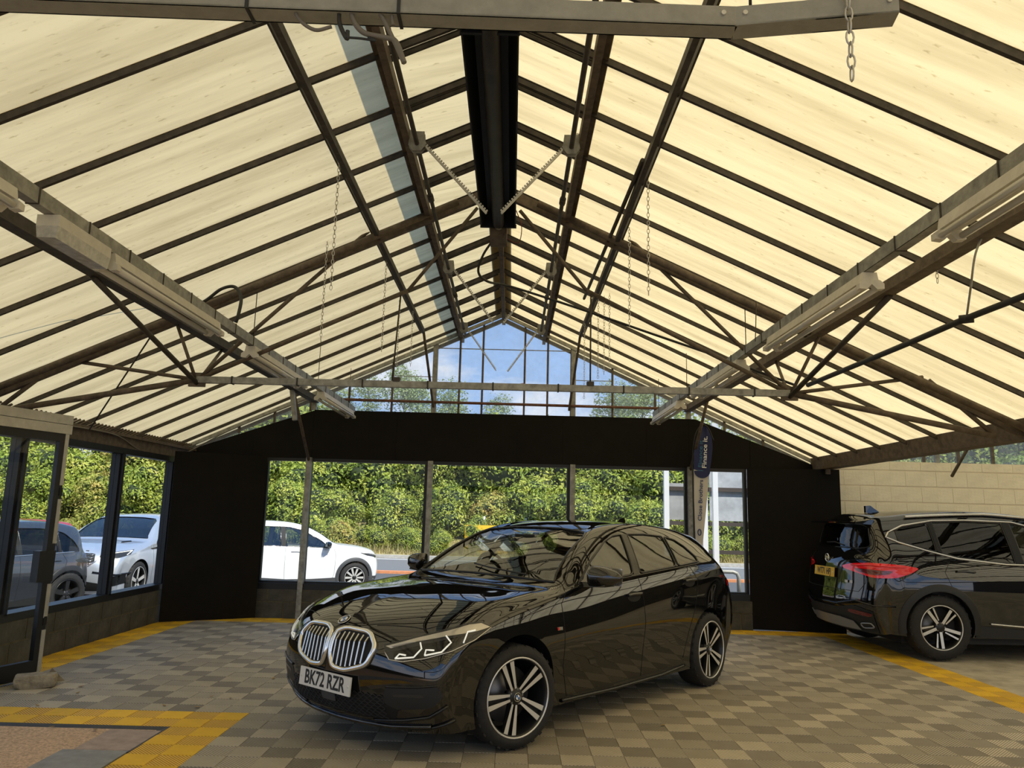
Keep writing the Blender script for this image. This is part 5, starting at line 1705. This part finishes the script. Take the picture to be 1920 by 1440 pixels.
for x, st in ((1.335, R(-13)), (-1.335, 0)):
    for sg in (1, -1):
        e, h = wheel(r_, (x, sg*.775, .318), .318, .225, .244, 'double5', sg, st)
        roundel(e, axes((1, 0, 0), (0, 0, 1), (0, 1, 0), (0, h-.014, 0)) @ Matrix.Diagonal((-1, 1, 1, 1)), .026, 'wheel_badge')
HATCH = r_
r_.location = (.290, 6.765, 0)
r_.rotation_euler = (0, 0, R(-130.5))
# ------------------------------------------------------------------ crossovers: one family of shells, each car with its own size, colour and fittings
CX = [(2.16, .20), (2.26, .36), (2.29, .58), (2.26, .80), (2.15, .95), (1.75, 1.06), (1.25, 1.12), (.95, 1.16), (.5, 1.40), (.05, 1.585), (-.45, 1.645), (-1.05, 1.645), (-1.65, 1.60), (-1.98, 1.545), (-2.11, 1.16), (-2.20, 1.03), (-2.24, .80), (-2.27, .52), (-2.15, .25)]
EX = [(2.0, .74, .2), (2.05, .78, .36), (2.06, .80, .58), (2.0, .80, .78), (1.92, .78, .90), (1.6, .79, 1.01), (1.2, .80, 1.07), (.88, .80, 1.12), (.47, .715, 1.36), (.05, .635, 1.53), (-.45, .615, 1.59), (-1.05, .61, 1.585), (-1.62, .61, 1.535), (-1.90, .62, 1.47), (-1.99, .72, 1.14), (-2.03, .80, 1.02), (-2.07, .83, .80), (-2.09, .83, .52), (-2.0, .80, .25)]
BX = [(1.9, .2), (1.92, .37), (1.9, .58), (1.85, .76), (1.78, .86), (1.5, .93), (1.15, .98), (.88, 1.01), (.48, 1.02), (.05, 1.03), (-.45, 1.045), (-1.05, 1.07), (-1.6, 1.11), (-1.78, 1.12), (-1.84, 1.03), (-1.90, .95), (-1.93, .78), (-1.94, .52), (-1.9, .26)]
SX = [(1.72, .2), (1.66, .22), (1.58, .24), (1.5, .24), (1.42, .24), (1.25, .24), (1.0, .24), (.75, .24), (.45, .24), (.05, .24), (-.45, .24), (-1.0, .24), (-1.45, .24), (-1.58, .24), (-1.66, .24), (-1.72, .24), (-1.77, .25), (-1.80, .25), (-1.82, .25)]
WX = [(-2.1, .82), (-1.9, .87), (-1.6, .915), (-1.36, .932), (-.9, .932), (.4, .928), (1.36, .928), (1.6, .905), (1.85, .865), (2.0, .81), (2.1, .76)]
ZX = [(.18, .935), (.26, .95), (.42, .965), (.60, .985), (.78, .998), (.86, 1.0), (.93, .985), (1.02, .955), (1.15, .92)]
def crossover(name, label, pm, sx, sy, sz, wr, style='twin5', spoke_m='alloy', glass='privacy_glass', su=6, sv=6, top=None, zb=None, pillars=None, cladding='car_plastic', arch_r=None, rim=None, rear_k=1.0, front_k=1.0):
    def fx(a):
        if a < -1.36: return (-1.36+(a+1.36)*rear_k)*sx
        if a > 1.36: return (1.36+(a-1.36)*front_k)*sx
        return a*sx
    T2 = lambda L: [(fx(a), c*sz) for a, c in L]
    car = Car(name, label, T2(CX), [(fx(a), b*sy, c*sz) for a, b, c in EX], T2(BX), T2(SX), [(fx(a), b*sy) for a, b in WX], [(a*sz, b) for a, b in ZX], 1.36*sx, -1.36*sx, wr, pm, su=su, sv=sv)
    car.s3 = (sx, sy, sz)
    zbf = zb or (lambda x: (1.055+(.70-x)*.022))
    top = top or [(.70, 1.065), (.40, 1.24), (.05, 1.43), (-.30, 1.505), (-.85, 1.515), (-1.25, 1.49), (-1.58, 1.40), (-1.74, 1.22)]
    def gp(xa, xb, n=10):
        up = [(xa+(xb-xa)*k/n, max(interp(top[::-1], xa+(xb-xa)*k/n), zbf(xa+(xb-xa)*k/n)+.012)) for k in range(n+1)]
        dn = [(xa+(xb-xa)*k/n, zbf(xa+(xb-xa)*k/n)) for k in range(n+1)]
        return [(fx(a), c*sz) for a, c in up+dn[::-1]]
    car.gp, car.zbf, car.topf = gp, zbf, top
    P = pillars or ((.66, -.30), (-.40, -1.12), (-1.18, -1.70))
    for fr in (SIDE_L, SIDE_R):
        for (a, c), nm in zip(P, ('front_door_glass', 'rear_door_glass', 'quarter_glass')):
            car.window(fr, gp(a, c), nm, glass, .008)
        for (a, c), (d_, e_) in zip(P[:-1], P[1:]):
            car.patch('pillar_cover', fr, [(c*sx-.006, zbf(c)*sz), (d_*sx+.006, zbf(d_)*sz), (d_*sx+.006, interp(top[::-1], d_)*sz), (c*sx-.006, interp(top[::-1], c)*sz)], M['line_black'], .009)
    ws = [(-.74, 1.165), (-.70, 1.22), (-.61, 1.50), (-.55, 1.54), (-.28, 1.565), (0, 1.57), (.28, 1.565), (.55, 1.54), (.61, 1.50), (.70, 1.22), (.74, 1.165), (.37, 1.18), (0, 1.185), (-.37, 1.18)]
    car.window(FRONT, [(a*sy, c*sz) for a, c in ws], 'windscreen', 'car_glass', .010)
    car.window(REAR, round_poly([(a*sy, c*sz) for a, c in ((-.68, 1.18), (-.56, 1.46), (.56, 1.46), (.68, 1.18))], 5, .2), 'rear_window', glass)
    # cladding: arches and sills
    r = arch_r or wr*1.10
    for x in (car.fx, car.rx):
        for fr in (SIDE_L, SIDE_R):
            pts = [(x+(r+.035)*math.cos(a_), wr+.01+(r+.035)*math.sin(a_)) for a_ in [-.25+(math.pi+.5)*k/26 for k in range(27)]]
            if cladding:
                outer = [(x+(r+.075)*math.cos(a_), wr+.01+(r+.075)*math.sin(a_)) for a_ in [-.22+(math.pi+.44)*k/26 for k in range(27)]]
                inner = [(x+(r-.005)*math.cos(a_), wr+.01+(r-.005)*math.sin(a_)) for a_ in [-.22+(math.pi+.44)*k/26 for k in range(27)]]
                vs, fs = [], []
                for (a, c) in zip(outer, inner):
                    pa_, na = car.hit(fr, *a); pc_, nc = car.hit(fr, *c)
                    if pa_ is None or pc_ is None: continue
                    vs += [pa_+fr.D*.003, pa_.lerp(pc_, .2)+fr.D*.016, pc_+fr.D*.014]
                for k in range(len(vs)//3-1):
                    for j in (0, 1): fs.append((3*k+j, 3*k+3+j, 3*k+4+j, 3*k+1+j))
                b = MB(); b.add(vs, fs, 0, True); b.build('arch_cladding', M[cladding], car.root)
    if cladding:
        for fr in (SIDE_L, SIDE_R):
            car.patch('sill_cladding', fr, [(car.fx-r*1.0, .25*sz), (car.fx-r*1.12, .36*sz), (.3*sx, .335*sz), (-.3*sx, .335*sz), (car.rx+r*1.12, .38*sz), (car.rx+r*1.0, .25*sz)], M[cladding], .008)
    for fr in (SIDE_L, SIDE_R):
        for pts in ([(.82, 1.03), (.86, .90), (.85, .45), (.80, .30)], [(-.35, 1.05), (-.36, .70), (-.34, .30)], [(-1.20, 1.07), (-1.28, .95), (-1.20, .74), (-1.02, .55), (-.92, .36)]):
            car.line('door_gap', fr, [(a*sx, c*sz) for a, c in pts], M['line_black'], .0025, .0004)
        for xh in (-.12, -1.05):
            car.line('door_handle', fr, [((xh+.11)*sx, .955*sz), ((xh+.02)*sx, .962*sz), ((xh-.10)*sx, .96*sz)], pm, .012, .014)
    for sg in (1, -1): mirror(car, .62*sx, .90*sy, 1.07*sz, sg, M['gloss_black'], 1.05)
    interior(car, .80*sx, .08*sx, -.78*sx, .42*sz, .78*sy, 1.09*sz)
    car.wst = (wr, style, spoke_m, rim or wr*.70, r)
    return car
def finish(car, steer=0.0):
    sx, sy, sz = car.s3; wr, style, spoke_m, rim, r = car.wst
    car.arch(r); car.cut_windows(); car.finish()
    for x in (car.fx, car.rx):
        for sg in (1, -1): wheel(car.root, (x, sg*.80*sy, wr), wr, .225, rim, style, sg, steer if x > 0 else 0, spoke_m)
    return car.root

# ---- black crossover in the side bay, tail towards the black board
suv = crossover('black_crossover', 'black crossover with chrome window line and red tail lamp in the side bay', M['paint_black_suv'], 1.0, 1.0, 1.0, .350, 'twin5', 'alloy', su=8, sv=8, rim=.240,
                top=[(.70, 1.065), (.40, 1.24), (.05, 1.43), (-.30, 1.505), (-.85, 1.515), (-1.25, 1.50), (-1.62, 1.44), (-1.86, 1.31)],
                zb=lambda x: 1.06+(.0 if x > -.9 else 0)+max(0, -.55-x)*.10+max(0, -1.1-x)*.16, pillars=((.66, -.34), (-.44, -1.26), (-1.32, -1.72)))
r_ = suv.root
for fr in (SIDE_L, SIDE_R):
    loop = [(.70, 1.045), (.0, 1.045), (-.55, 1.048), (-1.10, 1.10), (-1.45, 1.185), (-1.72, 1.262), (-1.845, 1.318), (-1.80, 1.375), (-1.62, 1.452), (-1.25, 1.517), (-.85, 1.532), (-.30, 1.522), (.02, 1.447)]
    suv.line('chrome_window_line', fr, loop, M['satin_chrome'], .011, .003)
    suv.line('sill_chrome', fr, [(.80, .335), (.0, .345), (-.80, .40)], M['satin_chrome'], .010, .012)
    suv.line('roof_rail', Frame((0, fr.D.y*.55, .835), (1, 0, 0), (0, -fr.D.y*.835, .55)), [(-1.55, .335), (-.6, .365), (.0, .335)], M['satin_chrome'], .016, .022)
    suv.patch('door_reflector', fr, [(-.15, .50), (-.02, .51), (-.02, .535), (-.14, .53)], M['satin_chrome'], .004)
for sg in (1, -1):
    fr = corner(142, sg, (-2.03, .80))
    tl = suv.patch('tail_light', fr, round_poly([(-.36, .985), (-.22, 1.015), (.05, 1.028), (.30, 1.005), (.44, .975), (.42, .945), (.20, .905), (.0, .865), (-.18, .868), (-.30, .925)], 4, .3), M['tail_red'], .010)
    suv.patch('tail_inner', fr, round_poly([(-.16, .945), (.10, .955), (.26, .955), (.2, .92), (.0, .895), (-.12, .905)], 3, .25), M['tail_dark_red'], .014, tl)
    suv.line('light_guide', fr, [(-.25, .985), (.05, 1.0), (.30, .985)], M['tail_red'], .006, .016, tl)
    fr = corner(150, sg, (-2.1, .70))
    suv.patch('rear_fog_lamp', fr, round_poly([(-.12, .475), (.22, .50), (.24, .46), (-.08, .435)], 3, .25), M['tail_dark_red'], .012)
low = suv.patch('lower_bumper', REAR, [(-.80, .26), (-.83, .50), (-.60, .545), (-.30, .50), (.30, .50), (.60, .545), (.83, .50), (.80, .26)], M['car_plastic'], .008)
suv.patch('skid_plate', REAR, [(-.58, .275), (-.52, .37), (-.30, .395), (.30, .395), (.52, .37), (.58, .275)], M['skid_silver'], .02, low)
for sg in (-1, 1):
    suv.line('exhaust_trim', REAR, round_poly([(sg*.62, .30), (sg*.60, .35), (sg*.76, .37), (sg*.78, .32)], 3, .3), M['skid_silver'], .008, .012, low, closed=True)
suv.line('bumper_crease', REAR, [(-.86, .56), (-.62, .60), (-.30, .535), (.30, .535), (.62, .60), (.86, .56)], M['gloss_black'], .010, .006)
suv.line('tailgate_gap', REAR, [(-.74, 1.12), (-.74, .80), (-.66, .70), (.66, .70), (.74, .80), (.74, 1.12)], M['line_black'], .003, .0005)
suv.patch('plate_recess', REAR, round_poly([(-.33, .80), (-.36, .96), (.36, .96), (.33, .80)], 3, .15), M['gloss_black'], .003)
bk = suv.hit(REAR, 0, .88)[0]
plate(suv, (bk.x-.018, 0, .885), -1, .52, .111, 'WT71 HFJ', M['plate_yellow'], tilt=R(6), sx=.80, size=.105)
bk = suv.hit(REAR, 0, 1.04)[0]
b = MB(); n8 = [(.052*math.cos(math.pi/8+math.pi/4*k), .048*math.sin(math.pi/8+math.pi/4*k)) for k in range(8)]
b.tube([(bk.x-.012, a, 1.045+c) for a, c in n8], .007, 6, closed=True)
b.bar((bk.x-.012, .025, 1.025), (bk.x-.012, .025, 1.065), .008, .008, (0, 1, 0)).bar((bk.x-.012, -.005, 1.025), (bk.x-.012, -.005, 1.065), .008, .008, (0, 1, 0)).bar((bk.x-.012, -.03, 1.03), (bk.x-.012, -.03, 1.06), .008, .008, (0, 1, 0))
b.build('tailgate_badge', M['chrome'], r_)
for dy, w_ in ((-.46, .06), (-.54, .05)):
    bk2 = suv.hit(REAR, dy, .80)[0]
    MB().box(bk2.x-.010, bk2.x-.002, dy-w_/2, dy+w_/2, .785, .815).build('model_badge', M['satin_chrome'], r_)
b = MB()
b.prism([(-1.90, -.60, 1.515), (-2.11, -.57, 1.485), (-2.12, -.57, 1.465), (-1.93, -.60, 1.455)], (0, 1.20, 0)); 
fix = b.build('roof_spoiler', suv.pm, r_)
MB().box(-2.125, -2.113, -.09, .09, 1.468, 1.482).build('brake_light', M['tail_dark_red'], r_)
MB().prism([(-1.52, -.035, 1.60), (-1.70, -.02, 1.60), (-1.70, -.02, 1.685), (-1.64, -.02, 1.69)], (0, .045, 0)).build('roof_fin', suv.pm, r_)
MB().tube([(-2.09, -.20, 1.205), (-2.09, .02, 1.235), (-2.085, .25, 1.225)], .008, 6).build('rear_wiper', M['car_plastic'], r_)
finish(suv)
hd = R(2.5)
cx, cy = Vector((math.cos(hd), math.sin(hd))), Vector((-math.sin(hd), math.cos(hd)))
hub = Vector((4.80, 8.85))                       # near rear hub: x=-1.36, y=-.91 in the car frame
o2 = hub+cx*1.36+cy*.90
r_.location = (o2.x, o2.y, 0); r_.rotation_euler = (0, 0, hd)

# ---- white crossover outside, seen from its right side, nose to the right
wc = crossover('white_crossover', 'white crossover with grey wheel arch cladding parked beyond the back windows', M['paint_white'], .915, .95, .945, .330, 'multi', 'alloy', su=6, sv=6, cladding='grey_plastic', glass='car_glass', rim=.225, front_k=.82,
               top=[(.72, 1.06), (.40, 1.27), (.05, 1.45), (-.30, 1.515), (-.85, 1.52), (-1.25, 1.48), (-1.52, 1.36), (-1.72, 1.15)], zb=lambda x: 1.045+(.70-x)*.03, pillars=((.62, -.34), (-.46, -1.18), (-1.22, -1.68)))
for sg in (1, -1):
    fr = corner(38, sg, ((1.36+.66*.82)*.915, .76))
    hl = wc.patch('headlight', fr, [(-.20, .78), (-.10, .83), (.15, .87), (.32, .88), (.20, .82), (-.05, .76)], M['lamp_dark'], .004)
    wc.line('light_guide', fr, [(-.15, .80), (.1, .84), (.28, .872)], M['lamp_silver'], .008, .008, hl)
    wc.patch('front_lower_cladding', fr, [(-.3, .22), (-.3, .38), (.1, .36), (.28, .30), (.26, .22)], M['grey_plastic'], .005)
finish(wc)
p = at_z(664, 1083, GZ+.33)
h2 = R(27)
cx, cy = Vector((math.cos(h2), math.sin(h2))), Vector((-math.sin(h2), math.cos(h2)))
o2 = Vector((p.x, p.y))-cx*1.36*.915+cy*.84
wc.root.location = (o2.x, o2.y, GZ); wc.root.rotation_euler = (0, 0, h2)

# ---- silver crossover seen from the front through the left window
sv = crossover('silver_crossover', 'silver blue luxury crossover facing the left window', M['paint_silver'], 1.045, 1.03, 1.0, .375, 'five', 'alloy', su=6, sv=6, cladding=None, rim=.275, glass='privacy_glass',
               top=[(.70, 1.065), (.40, 1.26), (.05, 1.44), (-.30, 1.515), (-.85, 1.525), (-1.25, 1.49), (-1.62, 1.41), (-1.80, 1.25)])
gr = sv.patch('grille', FRONT, round_poly([(-.50, .78), (-.46, .93), (.46, .93), (.50, .78), (.40, .72), (-.40, .72)], 3, .15), M['line_black'], .004)
for k in range(4):
    sv.line('mesh_bar', FRONT, [(-.46+.92*i/23, .75+.05*k+(.012 if i % 2 else -.012)) for i in range(24)], M['satin_chrome'], .006, .010, gr, step=.2)
sv.line('surround', FRONT, [(-.52, .80), (-.42, .71), (.42, .71), (.52, .80)], M['satin_chrome'], .010, .008, gr)
for k, c in enumerate('......'):
    y = -.30+.12*k; q = sv.hit(FRONT, y, .965)[0]
    MB().box(q.x-.004, q.x+.004, y-.03, y+.03, .955, .98).build('bonnet_letter', M['satin_chrome'], sv.root)
for sg in (1, -1):
    fr = corner(35, sg, (2.08, .80))
    hl = sv.patch('headlight', fr, [(-.28, .86), (-.26, .92), (.05, .955), (.34, .985), (.25, .90), (.0, .835)], M['lamp_dark'], .005)
    sv.line('light_guide', fr, [(-.24, .90), (.05, .935), (.30, .965), (.18, .89)], M['drl'], .008, .010, hl)
    inn = sv.patch('side_intake', fr, [(-.15, .50), (.20, .56), (.22, .38), (-.05, .34)], M['gloss_black'], .005)
    sv.line('intake_blade', fr, [(-.38, .60), (.0, .545), (.30, .56)], M['gloss_black'], .016, .006)
    sv.patch('lower_intake', fr, [(-.55, .26), (-.5, .44), (-.28, .40), (-.20, .26)], M['line_black'], .005)
for fr in (SIDE_L, SIDE_R):
    sv.patch('fender_vent', fr, [(.55, .975), (.62, 1.0), (1.02, .985), (.95, .955)], M['gloss_black'], .004)
sv.line('bonnet_vent', Frame((0, 0, 1), (1, 0, 0), (0, 1, 0)), [(1.35, .50), (1.15, .58)], M['gloss_black'], .02, .002)
finish(sv)
p = at_z(256, 1090, GZ+.375)
h2 = R(-90)
cx, cy = Vector((math.cos(h2), math.sin(h2))), Vector((-math.sin(h2), math.cos(h2)))
o2 = Vector((p.x, p.y))-cx*1.36*1.045-cy*.90
sv.root.location = (o2.x, o2.y, GZ); sv.root.rotation_euler = (0, 0, h2)

# ---- dark grey crossover ahead of it, cut by the picture edge
dk = crossover('grey_crossover', 'dark grey crossover with black wheels outside the glazed door', M['paint_grey'], .87, .97, .93, .345, 'five', 'alloy_dark', su=6, sv=6, cladding='car_plastic', rim=.235, rear_k=.62,
               top=[(.72, 1.06), (.40, 1.27), (.05, 1.45), (-.30, 1.515), (-.85, 1.51), (-1.25, 1.45), (-1.52, 1.32), (-1.72, 1.15)])
for fr in (SIDE_L, SIDE_R):
    dk.line('window_line', fr, [(a*.87, c*.93) for a, c in [(.66, 1.05), (-.4, 1.07), (-1.45, 1.10)]], M['satin_chrome'], .009, .003)
for sg in (1, -1):
    fr = corner(142, sg, ((-1.36-.67*.62)*.87, .78))
    dk.patch('tail_light', fr, round_poly([(-.26, .90), (.10, .93), (.35, .90), (.30, .85), (.0, .82), (-.16, .83)], 4, .3), M['lamp_dark'], .004)
finish(dk)
p = at_z(124, 1114, GZ+.345)
h2 = R(-112)
cx, cy = Vector((math.cos(h2), math.sin(h2))), Vector((-math.sin(h2), math.cos(h2)))
o2 = Vector((p.x, p.y))+cx*1.36*.87-cy*.86
dk.root.location = (o2.x, o2.y, GZ); dk.root.rotation_euler = (0, 0, h2)
# ---- red car whose roof just shows beyond it
rd = crossover('red_car', 'red car whose roof shows just above the dark grey crossover', M['paint_red'], .96, .95, .885, .33, 'five', 'alloy', su=4, sv=4, cladding=None)
finish(rd)
p = at_y(20, 976, 17.0)
rd.root.location = (p.x-.6, 17.2, GZ); rd.root.rotation_euler = (0, 0, R(-100))
# ------------------------------------------------------------------ teardrop banner by the back wall
mat('flag_blue', (.012, .018, .085), .7, 0, .12, 6)
mat('flag_white', (.56, .52, .46), .7, 0, .06, 6)
mat('flag_navy_text', (.03, .05, .16), .7)
mat('flag_white_text', (.75, .75, .75), .7)
mat('flag_cyan_text', (.035, .14, .26), .7)
FY = 10.62
t = empty('teardrop_banner', (at_y(1320, 1180, FY).x, FY, 0), label='tall teardrop banner, blue top and white tail, beside the right window post', cat='banner')
left = [(1306, 1050), (1304, 1000), (1302, 940), (1301, 880), (1301, 850), (1303, 830), (1308, 812), (1316, 800), (1322, 799)]
right = [(1315, 1050), (1320, 1000), (1326, 940), (1330, 890), (1334, 862), (1336, 838), (1334, 820), (1328, 806), (1322, 799)]
n = len(left)
def flag_part(i0, i1, m, name, crv=None):
    b = MB(); vs, fs = [], []; k = 6
    for i in range(i0, i1+1):
        a, c = at_y(*left[i], FY), at_y(*right[i], FY)
        for j in range(k+1):
            p = a.lerp(c, j/k); p.y += .012*math.sin(j/k*math.pi*2+i*.8)
            vs.append(p)
    for i in range(i1-i0):
        for j in range(k): fs.append((i*(k+1)+j, i*(k+1)+j+1, (i+1)*(k+1)+j+1, (i+1)*(k+1)+j))
    b.add(vs, fs, 0, True)
    b.add([v+Vector((0, .004, 0)) for v in vs], [tuple(reversed(f)) for f in fs], 0, True)
    return b.build(name, m, t, True)
flag_part(0, 3, M['flag_white'], 'tail')
up = flag_part(3, n-1, M['flag_blue'], 'head')
# rounded end of the blue part over the white
a, c = at_y(1301, 880, FY), at_y(1331, 886, FY); cc = (a+c)/2
b = MB(); arc = [cc+Vector((math.cos(q), 0, math.sin(q)*.9))*((c-a).length/2) for q in [math.pi+math.pi*k/12 for k in range(13)]]
b.add([p+Vector((0, -.016, 0)) for p in arc], [tuple(range(13))]); b.add([p+Vector((0, .018, 0)) for p in arc], [tuple(reversed(range(13)))])
b.build('head_end', M['flag_blue'], t, True)
for u, v in ((0, 0),):
    pts = [at_y(1303, 1090, FY+.03), at_y(1301, 1000, FY+.03), at_y(1299, 900, FY+.03), at_y(1299, 850, FY+.03), at_y(1304, 815, FY+.03), at_y(1316, 797, FY+.03), at_y(1328, 803, FY+.03), at_y(1338, 826, FY+.03)]
    base = Vector((pts[0].x, FY+.03, .06))
    MB().tube(smooth_path([base]+pts), .009, 6).build('pole', M['cable'], t, True)
b = MB(); b.lathe([(.001, .05), (.05, .045), (.17, .02), (.19, 0)], (base.x, FY+.03, .0), 'z', 20); b.build('foot', M['car_plastic'], t, True)
def vtext(txt, u, v, size, m, name, par, sx=1.0, slant=0.0):
    p = at_y(u, v, FY)
    q = at_y(u+(-.04)*100, v-100, FY)
    up_ = (at_y(u+3, v-60, FY)-at_y(u-1, v+60, FY)).normalized()     # reading direction, upwards
    Za = Vector((0, -1, 0)); Xa = up_; Ya = Za.cross(Xa)
    M4 = axes(Xa, Ya, Za, p+Vector((0, -.022, 0)))
    o = text_mesh(txt, size, m, M4, name, None, sx, .0005, .001)
    off = Vector(t.location)
    o.data.transform(Matrix.Translation(-off)); o.parent = par
    return o
vtext('Finance it.', 1321, 848, .088, M['flag_white_text'], 'lettering', t, 1.25)
vtext('| Finance it', 1313, 855, .078, M['flag_cyan_text'], 'lettering', t, 1.25)
vtext('Close Brothers', 1313, 938, .075, M['flag_navy_text'], 'lettering', t, 1.2)
lc = at_y(1311, 998, FY)+Vector((0, -.02, 0))
b = MB(); b.tube([lc+Vector((.022*math.cos(q), 0, .040*math.sin(q))) for q in [2*math.pi*k/20 for k in range(20)]], .007, 6, closed=True)
b.build('ring_logo', M['flag_navy_text'], t, True)
